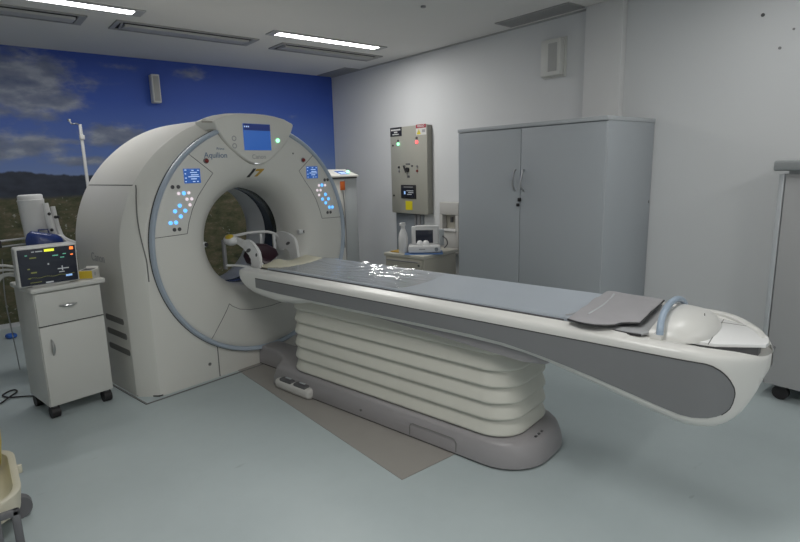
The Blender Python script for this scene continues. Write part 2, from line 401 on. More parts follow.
def wall_grille(x0, x1, y0, y1, label):
    t = thing('ceiling_grille', label, 'vent', (x0, y0, ZC))
    w, L = x1-x0, y1-y0
    bm = B(); f = .014
    for a in ((0, w, 0, f), (0, w, L-f, L), (0, f, f, L-f), (w-f, w, f, L-f)): box(bm, *a, -.009, 0)
    obj('frame', bm, 'vent', t)
    obj('backing', boxed(f, w-f, f, L-f, -.002, 0), 'vent_dark', t)
    bm = B()
    k = int((w-2*f)/.018)
    for i in range(k):
        x = f+(w-2*f)*(i+.5)/k; box(bm, x-.007, x+.006, f, L-f, -.008, -.003)
    s = obj('slat', bm, 'vent', t)
wall_grille(3.90, 4.125, 2.665, 3.42, 'grey ceiling grille beside the pillar above the big cabinet')
wall_grille(3.955, 4.165, 5.90, 6.56, 'grey ceiling grille in the far corner by the mural')

# wall speakers
sp = thing('wall_speaker', 'white box speaker high on the blue mural', 'speaker', (1.87, 6.6, 2.26), 0, 'box speakers on the walls')
obj('cabinet', boxed(-.05, .035, -.12, -.01, 0, .30, bev=.008), 'speaker', sp)
obj('grille', boxed(-.035, .022, -.124, -.12, .02, .28, bev=.001), 'grille', sp)
obj('bracket', boxed(-.03, .02, -.012, 0, .05, .25), 'speaker', sp)
sp2 = thing('wall_speaker', 'white box speaker on the white wall above the grey cabinet', 'speaker', (4.2, 2.99, 2.245), 0, 'box speakers on the walls')
obj('cabinet', boxed(-.075, -.01, -.10, .10, 0, .30, bev=.010), 'speaker', sp2)
obj('grille', boxed(-.079, -.075, -.070, .018, .035, .265, bev=.001), 'grille', sp2)
obj('bracket', boxed(-.012, 0, -.118, .115, -.012, .312, bev=.003), 'speaker', sp2)

# ------------------------------------------------------------------ gantry
ROT = .182628
G = Vector((math.cos(ROT), math.sin(ROT), 0)); T = Vector((-math.sin(ROT), math.cos(ROT), 0))
def wor(g, t, z=0.): return G*g+T*t+Vector((0, 0, z))
gy = thing('ct_gantry', 'large white ring shaped scanner gantry with a round bore and lit screens', 'CT scanner', wor(2.46, 3.55), ROT)
CZ = .99          # height of the bore axis
BZ = .95          # centre of the body outline
HB = .93          # depth of the body
def outline(th):
    """outer silhouette of the housing seen from the front, by angle about (0, BZ)"""
    c, s = math.cos(th), math.sin(th)
    if s >= 0: k = 1/math.sqrt((c/1.0)**2+(s/.95)**2)
    else:
        k = min(1/abs(c) if abs(c) > 1e-9 else 9, BZ/abs(s))
    return Vector((k*c, 0, BZ+k*s))
def ringlist(th, flat=False):
    """one meridian of the housing skin: from the rear bore edge round the outside to the front, behind the disc"""
    o = outline(th); ctr = Vector((0, 0, BZ)); d = Vector((o.x, 0, o.z-CZ))
    def q(inset, y):
        if o.z >= BZ:
            e = o-ctr; p = ctr+e*(1-inset/e.length)
        else: p = Vector((max(-1+inset, min(1-inset, o.x)), 0, max(o.z, 0)))
        p.y = y; return p
    w = d.normalized(); on_floor = o.z < .001
    pts = [Vector((w.x*.56, HB, CZ+w.z*.56)), q(.10, HB), q(.05, HB-.012), q(.012, HB-.04), q(0, HB-.09)]
    pts += [q(0, .105), q(.010, .085), q(.088, -.016), q(.10, -.025), q(.15, -.03)]
    if on_floor:
        ax = abs(o.x); ex = ax if ax <= .5 else .5+(ax-.5)/.5*(.80*.7106-.5); ex = math.copysign(ex, o.x)
        pts.append(Vector((ex, -.03, CZ-math.sqrt(.64-ex*ex))))
    else: pts.append(Vector((w.x*.80, -.03, CZ+w.z*.80)))
    return pts
def cover(name, a0, a1, m, n, lo=0, hi=6):
    ths = [a0+(a1-a0)*k/n for k in range(n+1)]
    for e in (math.atan2(-BZ, 1), math.atan2(-BZ, -1)+2*PI, math.atan2(-BZ, -1), math.atan2(-BZ, 1)+2*PI):
        if min(a0, a1) < e < max(a0, a1): ths.append(e)
    ths = sorted(ths)
    bm = B(); rings = [ringlist(t)[lo:hi] for t in ths]
    loft(bm, rings, closed=False)
    return obj(name, bm, m, gy, 22)
tS = math.atan2(1.425-BZ, .866*1.0)           # seam between the top hood and the side covers
gp = .0035
fb = math.atan2(-BZ, .447)                     # front bottom cover between these
tb0, tb1 = math.atan2(-BZ, -.447), math.atan2(-BZ, .447)
cover('top_hood', tS+gp, PI-tS-gp, 'shell', 60)
cover('side_cover', tb1+gp, tS-gp, 'shell', 50)
cover('side_cover', PI-tS+gp, 2*PI+tb0-gp, 'shell', 50)
cover('front_frame', tb1+gp, 2*PI+tb0-gp, 'face', 150, 5, 12)
cover('bottom_cover', tb0+gp, tb1-gp, 'shell', 24, 0, 12)
# dark inner body seen through the joints
bm = B(); rings = []
for k in range(97):
    t = 2*PI*k/96; ctr = Vector((0, 0, CZ)); rr = []
    for p in ringlist(t):
        q = p.copy(); v = Vector((p.x, 0, p.z-CZ)); v *= (1-.010/v.length); q.x = v.x; q.z = max(CZ+v.z, .004); q.y = min(max(p.y+.012, -.018), HB-.009); rr.append(q)
    rings.append(rr)
loft(bm, rings, closed=False); obj('inner_body', bm, 'seam', gy)
# disc
PROF = [(.845, .05), (.845, -.040), (.838, -.046), (.80, -.048), (.72, -.05), (.66, -.05), (.60, -.047), (.55, -.038), (.50, -.018), (.46, .012), (.43, .055), (.405, .10), (.390, .15), (.383, .21), (.382, .28)]
def dy(x, z):
    r = math.hypot(x, z-CZ); tab = [(a, b) for a, b in PROF[1:]][::-1]
    return interp(r, tab)
obj('front_disc', lathe(B(), PROF, (0, 0, CZ), n=128), 'face', gy, 40)
obj('joint_ring', lathe(B(), [(.858, .0), (.8725, -.028), (.8725, -.034), (.858, -.05)], (0, 0, CZ-.010), n=128), 'shadow_gap', gy)
obj('trim_ring', lathe(B(), [(.832, -.030), (.838, -.055), (.847, -.065), (.859, -.067), (.867, -.056), (.871, -.02), (.867, 0)], (0, 0, CZ-.010), n=128), 'ring', gy, 60)
obj('bore_liner', lathe(B(), [(.383, .45), (.383, .65), (.395, .70), (.43, .80), (.50, .89), (.57, HB)], (0, 0, CZ), n=96), 'bore', gy, 40)
obj('scan_window', lathe(B(), [(.382, .28), (.389, .29), (.389, .44), (.383, .45)], (0, 0, CZ), n=96), 'window', gy, 40)
bm = B()
cyl(bm, (.32, 1.215), .012, .40, .41, 'y', 12)
# edge line of the side covers, running down to the disc
for sg in (-1, 1):
    bm = B(); pts = []
    for k in range(25):
        u = k/24; zz = 1.425-(1.425-.80)*u
        ins = .010+.10*min(1, u*1.3)**.8 if u > .04 else .010; yv = interp(ins, [(0, .105), (.010, .085), (.088, -.016), (.10, -.025), (.15, -.03)])-.001
        ox = math.sqrt(max(0, 1-((zz-BZ)/.95)**2)) if zz > BZ else 1.
        pts.append((sg*(ox-ins), yv, zz))
    tube(bm, pts, .0045, 6); obj('cover_joint', bm, 'seam', gy)
# thin joints on the disc
def on_disc(pts, off=-.0008): return [(x, dy(x, z)+off, z) for x, z in pts]
def seampath(pts, k=8):
    P = smoothpath([(x, 0, z) for x, z in pts], k); return on_disc([(p.x, p.z) for p in P])
bm.free()
def panel_joint(name, pts, r=.0022, k=8, sub=14):
    bm = B(); full = []
    for a, b in zip(pts, pts[1:]):
        for i in range(sub): full.append((a[0]+(b[0]-a[0])*i/sub, a[1]+(b[1]-a[1])*i/sub))
    full.append(pts[-1]); tube(bm, on_disc(full), r, 6); return obj(name, bm, 'seam', gy)
panel_joint('disc_joint', [(-.845, 1.082), (-.604, 1.088), (-.585, 1.16), (-.55, 1.25), (-.50, 1.335), (-.44, 1.41), (-.372, 1.49), (-.55, 1.63)])
panel_joint('disc_joint', [(.845, 1.082), (.615, 1.088), (.595, 1.16), (.56, 1.25), (.51, 1.335), (.45, 1.41), (.395, 1.49), (.56, 1.62)])
panel_joint('disc_joint', [(-.50, .30), (-.325, .535), (-.30, .51), (-.24, .475), (-.15, .452), (-.05, .443), (.05, .443), (.15, .452), (.24, .475), (.30, .51), (.325, .535), (.50, .30)])
# screens and keys on both wings
def wing(s):
    cx = s*.53
    x0, x1 = cx-.06, cx+.06; y = dy(cx, 1.475)
    scr = obj('wing_screen', boxed(x0, x1, y-.004, y+.004, 1.426, 1.524, bev=.002), 'scr_blue', gy)
    bm = B()
    for a, b, z in ((-.055, -.04, 1.515), (-.055, -.045, 1.49), (-.055, -.042, 1.462), (-.055, -.045, 1.438), (-.005, .012, 1.512), (-.015, .035, 1.498), (-.01, .045, 1.482), (-.03, .05, 1.47), (-.012, .03, 1.455), (0, .018, 1.437), (.03, .042, 1.437), (.038, .05, 1.512)):
        box(bm, cx+a, cx+b, y-.0048, y-.0042, z-.003, z+.003)
    o = obj('readout', bm, 'scr_pale', gy); o.parent = scr
    keys = [(-.638, 1.362, 'w'), (-.602, 1.362, 'b'), (-.567, 1.363, 'w'), (-.584, 1.321, 'w'), (-.549, 1.321, 'w'), (-.566, 1.282, 'w'), (-.64, 1.281, 'b'), (-.676, 1.246, 'b'), (-.604, 1.245, 'b'), (-.64, 1.209, 'b'), (-.715, 1.171, 'b'), (-.677, 1.171, 'b')]
    if s > 0: keys = [(.597, 1.366, 'w'), (.63, 1.367, 'b'), (.666, 1.365, 'w'), (.576, 1.327, 'w'), (.612, 1.326, 'w'), (.593, 1.286, 'w'), (.664, 1.288, 'b'), (.628, 1.25, 'b'), (.697, 1.249, 'b'), (.663, 1.216, 'b'), (.702, 1.177, 'b'), (.738, 1.175, 'b')]
    for x, z, c in keys:
        yy = dy(x, z)
        obj('key', cyl(B(), (x, z), .0128 if c == 'b' else .0105, yy-.004, yy+.004, 'y', 18), 'btn_blue' if c == 'b' else 'btn_white', gy)
    for x, z in ([(-.676, 1.406), (-.636, 1.406), (-.693, 1.124), (-.658, 1.124)] if s < 0 else [(.665, 1.409), (.699, 1.409), (.679, 1.133), (.713, 1.133)]):
        yy = dy(x, z); obj('dark_key', cyl(B(), (x, z), .013, yy-.003, yy+.003, 'y', 16), 'darkgrey', gy)
wing(-1); wing(1)
for x, z in ((-.418, 1.575), (.44, 1.575)):
    yy = dy(x, z); b = obj('stop_button', cyl(B(), (x, z), .019, yy-.004, yy+.004, 'y', 20), 'midgrey', gy)
    c = obj('red_cap', cyl(B(), (x, z), .014, yy-.016, yy-.004, 'y', 20, .012), 'red', gy); c.parent = b
yy = dy(.344, 1.627); obj('microphone_hole', cyl(B(), (.344, 1.627), .007, yy-.002, yy+.002, 'y', 12), 'darkgrey', gy)
for s in (-1, 1):
    x = s*.452; yy = dy(x, .985)
    b = obj('laser_slot', boxed(x-.038, x+.030, yy-.010, yy+.03, .968, 1.006, bev=.012), 'bore', gy)
    c = obj('lens', cyl(B(), (x+.016, .987), .015, yy-.014, yy-.008, 'y', 14), 'black', gy); c.parent = b
# lettering and mark on the disc
yy = dy(-.34, 1.615)-.001
text('lettering', 'Aquilion', .054, 'blue_text', gy, (-.338, yy, 1.612), 'front', bold=.0004)
text('lettering', 'Prime', .026, 'blue_text', gy, (-.298, yy, 1.657), 'front')
def on_face(bm, yc):
    """lay a flat mark onto the curved disc"""
    bmesh.ops.triangulate(bm, faces=bm.faces[:]); bmesh.ops.subdivide_edges(bm, edges=bm.edges[:], cuts=7, use_grid_fill=True)
    for v in bm.verts: v.co.y = dy(v.co.x, v.co.z)+(-.003 if v.co.y < yc else .002)
    return bm
mk = obj('emblem', on_face(prism(B(), [(-.066, 1.452), (-.038, 1.452), (.002, 1.516), (-.022, 1.516)], -.001, .001, 'y'), 0), 'black', gy)
bm = prism(B(), [(-.004, 1.496), (.010, 1.513), (.076, 1.513), (.066, 1.496)], -.001, .001, 'y')
prism(bm, [(.004, 1.456), (.036, 1.496), (.062, 1.496), (.030, 1.456)], -.001, .001, 'y')
o = obj('golden_bar', on_face(bm, 0), 'gold', gy); o.parent = mk
# display hood at the top
half = [(0, 1.546), (.06, 1.556), (.115, 1.583), (.17, 1.622), (.225, 1.666), (.28, 1.724), (.322, 1.786), (.343, 1.832), (.345, 1.846), (.335, 1.855), (.26, 1.884), (.175, 1.900), (.09, 1.908), (0, 1.911)]
front = half+[(-x, z) for x, z in half[-2:0:-1]]
def scl(p, s, dz=0): return (p[0]*s, 1.77+(p[1]-1.77)*s+dz)
bm = B()
rings = []
for s, y, dz in ((.955, -.076, 0), (.98, -.074, 0), (.995, -.066, 0), (1.0, -.055, 0), (1.06, -.012, .0), (1.10, .03, -.004), (1.12, .10, -.012)):
    rings.append([(q[0], y, min(q[1], 1.911+.002*(s > 1)-.02*(y > .05))) for q in (scl(p, s, dz) for p in front)])
loft(bm, rings); dh = obj('display_hood', bm, 'shell', gy, 50)
rings = [[(q[0], y-.0006, min(q[1], 1.9105)) for q in (scl(p, s) for p in front)] for s, y in ((1.004, -.053), (1.064, -.012), (1.104, .028))]
n = len(front); sel = list(range(n-1, -1, -1))
bm = B(); idx = [i for i in range(n) if (front[i][0] <= -.0 and front[i][1] < 1.86)] 
idx.sort(key=lambda i: -front[i][0]); loft(bm, [[r[i] for i in idx] for r in rings], closed=False); obj('hood_side', bm, 'chin', dh)
scr = obj('display_screen', boxed(-.119, .118, -.080, -.074, 1.648, 1.838, bev=.002), 'scr_blue', gy)
o = obj('screen_header', boxed(-.117, .116, -.0812, -.0802, 1.79, 1.836), 'scr_head', gy); o.parent = scr
bm = B()
for x in (-.112, -.095, -.08): box(bm, x, x+.010, -.0822, -.0815, 1.811, 1.821)
o = obj('header_text', bm, 'scr_pale', gy); o.parent = scr
obj('green_lamp', cyl(B(), (.182, 1.722), .014, -.083, -.074, 'y', 18), 'led_green', gy)
for z in (1.73, 1.678): obj('round_mark', lathe(B(), [(.012, -.0765), (.018, -.0775), (.019, -.0765)], (-.198, 0, z), n=20), 'grey_text', gy)
text('lettering', 'Canon', .046, 'grey_text', gy, (.003, -.0772, 1.600), 'front')
obj('chin_lamp', boxed(-.03, .012, -.074, -.055, 1.550, 1.556, bev=.002), 'led_white', gy)
# left flank: three cooling slots and lettering
for z, y0, y1 in ((.515, .17, .46), (.415, .145, .46), (.305, .125, .46)):
    bm = B(); prism(bm, rrect(y0, y1, z-.021, z+.021, .019), -1.003, -.99, 'x'); obj('cooling_slot', bm, 'seam', gy)
text('lettering', 'Canon', .085, 'grey_text', gy, (-1.0015, .47, .93), 'side')
obj('lock_hole', cyl(B(), (-.52, .12), .012, -.034, -.028, 'y', 14), 'seam', gy)
# plinth
bm = B(); loft(bm, [[(x*(k-.012), -.075-(k-1.025)*.8 if y < 0 else .90, z) for x, y in ((-1, -1), (1, -1), (1, 1), (-1, 1))] for k, z in ((1.025, .001), (1.025, .006), (1.037, .006), (1.037, .001))]+[[(x*1.013, -.075 if y < 0 else .90, .001) for x, y in ((-1, -1), (1, -1), (1, 1), (-1, 1))]], True, False, False)
obj('floor_rim', bm, 'plinth', gy)
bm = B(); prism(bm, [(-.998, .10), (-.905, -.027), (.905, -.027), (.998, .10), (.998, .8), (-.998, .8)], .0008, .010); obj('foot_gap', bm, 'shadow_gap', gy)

# ------------------------------------------------------------------ patient couch
tb = thing('patient_couch', 'long white and grey scanner couch on a cream bellows column in front of the gantry', 'patient table', wor(2.46, 2.0), ROT)
Y0 = 2.0     # the couch's own y = t - 2
# base
def base_outline(s=0., z=0.):
    w = .297-s; e = 1.095-Y0+s; pts = []
    r = min(.235, w-.012)
    pts += [(-.10+s*.4, 1.512), (-.10+s*.4, 1.30), (-.135+s*.4, 1.19), (-.20+s*.3, 1.14-s), (-w+.05, 1.12-s), (-w, 1.07-s)]
    for k in range(9):
        a = R(180+90*k/8); pts.append((-w+r+r*math.cos(a), e+r+r*math.sin(a)))
    for k in range(9):
        a = R(270+90*k/8); pts.append((w-r+r*math.cos(a), e+r+r*math.sin(a)))
    pts += [(w, 1.07-s), (w-.05, 1.12-s), (.20-s*.3, 1.14-s), (.135-s*.4, 1.19), (.10-s*.4, 1.30), (.10-s*.4, 1.512)]
    return [(x, y, z) for x, y in pts]
bm = B(); loft(bm, [base_outline(.0, .012), base_outline(.0, .02), base_outline(.004, .06), base_outline(.018, .115), base_outline(.03, .132), base_outline(.05, .142), base_outline(.075, .144)])
bs = obj('base', bm, 'base_grey', tb, 50)
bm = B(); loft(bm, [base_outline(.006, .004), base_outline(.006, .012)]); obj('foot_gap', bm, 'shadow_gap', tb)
# joints on the base
bm = B(); x = -.2985
tube(bm, [(x, -.185, .02), (x+.002, -.185, .07), (x+.004, -.19, .084), (x+.005, -.205, .09), (x+.005, -.475, .09), (x+.004, -.49, .084), (x+.002, -.50, .07), (x, -.50, .02)], .0018, 6)
o = obj('base_hatch', bm, 'seam', tb); o.parent = bs
bm = B(); cyl(bm, (.20, .055), .008, -.2985, -.28, 'x', 10); o = obj('screw_hole', bm, 'seam', tb); o.parent = bs
for k in range(3):
    a = -.096+k*.033; bm = B(); box(bm, a-.007, a+.007, -.858, -.848, .138, .1445); o = obj('base_mark', bm, 'darkgrey', tb); o.parent = bs
# pedal block
pd = obj('pedal_housing', boxed(-.335, -.17, .645, 1.01, .002, .075, bev=.024, seg=3), 'dispenser', tb)
for y in (.685, .835):
    o = obj('pedal', boxed(-.328, -.215, y, y+.128, .062, .087, bev=.012, seg=3), 'darkgrey', tb); o.parent = pd
    q = obj('pedal_plate', boxed(-.300, -.245, y+.036, y+.092, .0872, .090, bev=.001), 'unit', tb); q.parent = pd
# bellows
def bl_ring(off, z, top=0.):
    pts = rrect(-.26+off, .26-off, 1.205-Y0+off, 2.955-Y0-off, .165-off*.5, 9); return [(x, y, z) for x, y in pts]
rings = []; z = .142; nf = 6; hgt = (.66-.142)/nf
prof = [(.020, 0), (.010, .05), (.002, .10), (.0, .17), (.002, .27), (.006, .45), (.011, .66), (.016, .84), (.020, .95)]
for k in range(nf):
    for off, f in prof: rings.append(bl_ring(off+.010*(k/nf), z+hgt*(k+f)))
rings.append(bl_ring(.02, .66))
bm = B(); loft(bm, rings); bw = obj('bellows', bm, 'bellows', tb, 70)
# couch shell: y runs from the tail (-1.81) to the gantry end (1.33)
ZB = [(.19, .74), (.21, .705), (.227, .662), (.24, .620), (.267, .566), (.30, .530), (.333, .513), (.386, .505), (.46, .510), (.541, .526), (.725, .570), (.86, .603), (.994, .632), (1.142, .656), (1.35, .667), (2.6, .668), (2.72, .645), (2.893, .628), (3.10, .642), (3.213, .657), (3.28, .682), (3.33, .712), (3.358, .745), (3.368, .762)]
ZR = [(.19, .748), (.22, .758), (.26, .775), (.30, .788), (.36, .799), (.45, .805), (.6, .808), (.75, .812)]
ZT = [(.19, .742), (.22, .750), (.30, .758), (.40, .775), (.50, .796), (.60, .806), (.75, .812), (3.34, .812), (3.36, .808), (3.368, .800)]
def W(t):
    if t < .46:
        u = max(0., min(1., (.46-t)/.25)); return max(.33*max(0., 1-u*u)**.5, .012)
    if t > 3.32:
        u = (t-3.32)/.048; return .33-.018*u**2.5
    return .33
def section(t):
    zb, zt, w = interp(t, ZB), interp(t, ZT), W(t); deck = zt
    if t < .75: zt = max(zt, interp(t, ZR))
    h = max(zt-zb, .004); rb = min(.04, h*.45); rt = min(interp(t, [(.2, .06), (.5, .035), (.8, .026)]), h*.3); pts = []
    inn = max(w-.062, w*.5) if t > .62 else max(w-.105, w*.62)
    pts.append((-inn, .765 if t > .62 else deck-.0005)); pts.append((-inn, zt+.012) if t > .62 else (-(inn+min(.015, w*.05)), zt)); pts.append((-(w-.030), zt+.004)); 
    for k in range(5):
        a = R(90+90*k/4); pts.append((-w+.018+.018*math.cos(a), zt-rt+rt*math.sin(a)))
    zl = zb+rb
    for k in range(6):
        a = R(180+90*k/5); pts.append((-w+.04+.04*math.cos(a), zb+rb+rb*math.sin(a)))
    return pts
ts = [.2101, .211, .2135, .217, .222, .229, .238, .252, .27, .29, .31, .34, .37, .40, .43, .47, .52, .57, .62, .68, .75, .82, .9, 1., 1.1, 1.25, 1.5, 1.9, 2.3, 2.6, 2.72, 2.8, 2.9, 3., 3.1, 3.2, 3.235, 3.27, 3.30, 3.32, 3.34, 3.355, 3.363, 3.367]
rings = []
for t in ts:
    L = section(t); zt = interp(t, ZT)
    ring = [(x, t-Y0, z) for x, z in L]+[(-x, t-Y0, z) for x, z in L[::-1]]
    rings.append(ring)
bm = B(); loft(bm, rings); sh = obj('couch_shell', bm, 'bed_white', tb, 42)
bm = B(); U = [(2.25, .672), (1.9, .658), (1.6, .640), (1.3, .618), (1.12, .606), (1.02, .612), (.98, .635), (.98, .672)]
prism(bm, [(t-Y0, z) for t, z in U], -.30, .30, 'x', bev=.012); obj('underside_trim', bm, 'base_grey', tb)
# grey flank panels
PT = [(.290, .648), (.294, .672), (.307, .702), (.319, .722), (.343, .747), (.36, .757), (.384, .765), (.43, .768), (3.146, .768)]
PB = [(.290, .642), (.296, .598), (.315, .573), (.348, .557), (.407, .552), (.45, .555), (.50, .564), (.595, .584), (.80, .628), (.978, .660), (1.194, .688), (1.40, .697), (2.88, .695), (3.05, .700), (3.146, .706)]
def flank(s):
    bm = B(); tl = [.2902, .292, .294, .297, .301, .306, .315, .326, .337, .36, .381, .41, .45, .5, .55, .62, .7, .8, .9, 1., 1.1, 1.2, 1.4, 1.8, 2.2, 2.6, 2.9, 3.05, 3.12, 3.146]
    rings = []
    for t in tl:
        a, b, w = interp(t, PT), interp(t, PB), W(t); y = t-Y0
        rings.append([(s*(w+.0035), y, a), (s*(w+.0035), y, b), (s*(w-.012), y, b), (s*(w-.012), y, a)])
    loft(bm, rings); p = obj('flank_panel', bm, 'bed_grey', tb, 40)
    bm = B(); pts = [(s*(W(t)+.002), t-Y0, interp(t, PT)+.002) for t in tl[::-1]]
    pts += [(s*(W(t)+.002), t-Y0, interp(t, PB)) for t in (.2905, .294, .30, .31, .322)]
    tube(bm, pts, .0028, 6); q = obj('panel_joint', bm, 'shadow_gap', tb); q.parent = p
flank(-1); flank(1)
# sliding top, its tail plate, rail, dome and handle
obj('sliding_top', boxed(-.268, .268, .62-Y0, 3.315-Y0, .765, .800, bev=.008), 'bed_white', tb)
bm = B()
pl = [(-.20, .62), (-.165, .38), (-.068, .228), (-.03, .224), (.04, .232), (.10, .255), (.17, .31), (.215, .385), (.235, .47), (.24, .62)]
prism(bm, [(x, t-Y0) for x, t in pl], .790, .804, 'z', bev=.003); obj('tail_plate', bm, 'bed_plate', tb)
bm = B()
tube(bm, [(-.19, .40-Y0, .8045), (.225, .42-Y0, .8045)], .0016, 6); tube(bm, [(.165, .62-Y0, .8045), (.165, .31-Y0, .8045)], .001, 6); obj('plate_joint', bm, 'seam', tb)
bm = B(); prism(bm, [(-.075, .250-Y0), (-.02, .248-Y0), (.08, .28-Y0), (.2, .42-Y0), (.22, .62-Y0), (-.20, .62-Y0), (-.16, .40-Y0)], .755, .791); obj('tail_recess', bm, 'darkgrey', tb)
bm = B()
rail = [(.318, .95, .818), (.318, .70, .822), (.312, .52, .822), (.298, .43, .820), (.262, .365, .816), (.20, .31, .811), (.12, .262, .807), (.03, .232, .804)]
rings = []; P_ = smoothpath(rail, 5)
for i, (x, t, z) in enumerate(P_):
    a = P_[min(i+1, len(P_)-1)]-P_[max(i-1, 0)]; a.z = 0; a.normalize(); nx, ny = -a.y, a.x
    if nx < 0: nx, ny = -nx, -ny
    y = t-Y0
    rings.append([(x-nx*.040, y-ny*.040, .775), (x-nx*.034, y-ny*.034, z-.004), (x-nx*.022, y-ny*.022, z+.002), (x-nx*.004, y-ny*.004, z), (x+nx*.006, y+ny*.006, z-.012), (x+nx*.006, y+ny*.006, .77)])
loft(bm, rings); obj('far_rail', bm, 'bed_white', tb, 50)
# dome
bm = B(); dc = Vector((-.0, .565-Y0, .797)); rings = []
for i in range(10):
    ph = R(90*i/9); ring = []
    for k in range(25):
        th = PI+PI*k/24
        e = math.cos(ph)**.9; cc, ss = math.cos(th), math.sin(th)
        ring.append((dc.x+.228*math.copysign(abs(cc)**.7, cc)*e, dc.y-.165*abs(ss)**.7*e, dc.z+.088*math.sin(ph)+.001))
    rings.append(ring)
vr = [[bm.verts.new(p) for p in r] for r in rings]
for a, b in zip(vr, vr[1:]):
    for k in range(24): bm.faces.new((a[k], a[k+1], b[k+1], b[k]))
for a, b in zip(vr, vr[1:]): pass
fr = [bm.verts.new((r[0][0]*1., dc.y+.055*(1-i/9), r[0][2])) for i, r in enumerate(rings)]
fr2 = [bm.verts.new((r[-1][0]*1., dc.y+.055*(1-i/9), r[-1][2])) for i, r in enumerate(rings)]
for i in range(9):
    bm.faces.new((vr[i][0], fr[i], fr[i+1], vr[i+1][0])); bm.faces.new((vr[i][-1], vr[i+1][-1], fr2[i+1], fr2[i])); bm.faces.new((fr[i], fr2[i], fr2[i+1], fr[i+1]))
bmesh.ops.remove_doubles(bm, verts=bm.verts[:], dist=.0008)
obj('tail_dome', bm, 'bed_white', tb, 55)
bm = B(); tube(bm, [(.03, .462-Y0, .866), (-.0, .456-Y0, .864)], .0035, 6); obj('dome_mark', bm, 'seam', tb)
hp = [(-.245, .560, .826), (-.238, .562, .852), (-.20, .568, .880), (-.12, .575, .903), (-.02, .578, .912), (.07, .578, .906), (.145, .578, .886), (.195, .575, .856), (.21, .572, .80)]
bm = B(); tube(bm, [(p.x, p.y-Y0, p.z) for p in smoothpath(hp, 6)], .0135, 14); obj('grab_handle', bm, 'handle_blue', tb, 60)
bm = B(); prism(bm, [(.600-Y0, .80), (.582-Y0, .828), (.55-Y0, .828), (.55-Y0, .79), (.600-Y0, .79)], -.262, .235, 'x'); obj('handle_step', bm, 'bed_white', tb)

# ------------------------------------------------------------------ on the couch
def couch_pt(x, t, z): return wor(2.46+x, t, z)
mt = thing('mattress', 'long blue grey mattress lying on the scanner couch', 'mattress', wor(2.46, 2.0), ROT)
def matz(x, t=2.):
    u = abs(x)/.258; return .803+.021*min(1, u)**2.2
bm = B(); rings = []
for t in [.93, .935, .95]+[1.0+.1*k for k in range(21)]+[3.05, 3.09, 3.1]:
    e = .006 if t in (.93, 3.1) else 0.
    xs = [-.258+.516*k/16 for k in range(17)]
    top = [(x, t-Y0, matz(x)+.014-e) for x in xs]
    bot = [(x, t-Y0, .8005) for x in (xs[-1], xs[0])]
    rings.append(top[:1]+top[1:]+bot)
loft(bm, rings); obj('foam', bm, 'mattress', mt, 40)
bm = B(); tube(bm, [(-.2605, t-Y0, .826) for t in (.95, 1.5, 2., 2.5, 3.08)], .004, 6); obj('edge_piping', bm, 'darkgrey', mt)
for s in (1,):
    bm = B(); pts = [(x, .955-Y0+.02*(abs(x)/.2)**2, matz(x)+.0155) for x in [-.20+.4*k/12 for k in range(13)]]
    rings = [[(x, y-.012, z), (x, y-.004, z+.004), (x, y+.006, z+.001)] for x, y, z in pts]; loft(bm, rings, closed=False); obj('end_band', bm, 'pad_light', mt)
# clear film
random.seed(11)
bm = B(); nx, ny = 44, 120; V = []
for j in range(ny+1):
    row = []
    t = 1.95+1.12*j/ny
    for i in range(nx+1):
        u = i/nx; x = -.245+.49*u; q = matz(x)+.0165
        amp = .009*min(1, (t-1.95)/.3)
        wv = math.sin(95*x+5*math.sin(3*t)+.8*math.sin(11*t))*(.6+.4*math.sin(6*t+20*x))+.7*math.sin(61*x+9*math.sin(5*t))+.35*math.sin(27*t-31*x)
        row.append(bm.verts.new((x, t-Y0, q+amp*(1.0+.5*wv)*(.25+.75*u*u))))
    V.append(row)
for a, b in zip(V, V[1:]):
    for i in range(nx): bm.faces.new((a[i], a[i+1], b[i+1], b[i]))
o = obj('plastic_sheet', bm, 'film'); o.location = wor(2.46, 2.0); o.rotation_euler = (0, 0, ROT)
tag(o, 'clear wrinkled plastic sheet shining on the gantry end of the mattress', 'plastic sheet')
# grey folded pad
def slab(bm, outline_pts, zfun, th):
    top = [bm.verts.new((x, y, zfun(x, y)+th)) for x, y in outline_pts]; bot = [bm.verts.new((x, y, zfun(x, y))) for x, y in outline_pts]
    n = len(top)
    f = bm.faces.new(top); bm.faces.new(bot[::-1])
    for i in range(n): bm.faces.new((top[i], bot[i], bot[(i+1) % n], top[(i+1) % n]))
def soft_pad(outline_pts, zfun, th, cut=18):
    """a pad whose outline is given as two polylines of equal length: near-to-far rows"""
    bm = B(); a, b = outline_pts; top = []; bot = []
    for i in range(len(a)):
        rt = []; rb = []
        for k in range(cut+1):
            u = k/cut; x = a[i][0]+(b[i][0]-a[i][0])*u; t = a[i][1]+(b[i][1]-a[i][1])*u; z = zfun(x, t)
            ed = .35 if (k in (0, cut) or i in (0, len(a)-1)) else 1
            rt.append(bm.verts.new((x, t-Y0, z+th*ed+(.5*th*(1-ed))))); rb.append(bm.verts.new((x, t-Y0, z)))
        top.append(rt); bot.append(rb)
    m = len(a)
    for i in range(m-1):
        for k in range(cut):
            bm.faces.new((top[i][k], top[i][k+1], top[i+1][k+1], top[i+1][k])); bm.faces.new((bot[i][k], bot[i+1][k], bot[i+1][k+1], bot[i][k+1]))
        bm.faces.new((top[i][0], top[i+1][0], bot[i+1][0], bot[i][0])); bm.faces.new((top[i][cut], bot[i][cut], bot[i+1][cut], top[i+1][cut]))
    for k in range(cut):
        bm.faces.new((top[0][k], bot[0][k], bot[0][k+1], top[0][k+1])); bm.faces.new((top[-1][k], top[-1][k+1], bot[-1][k+1], bot[-1][k]))
    return bm
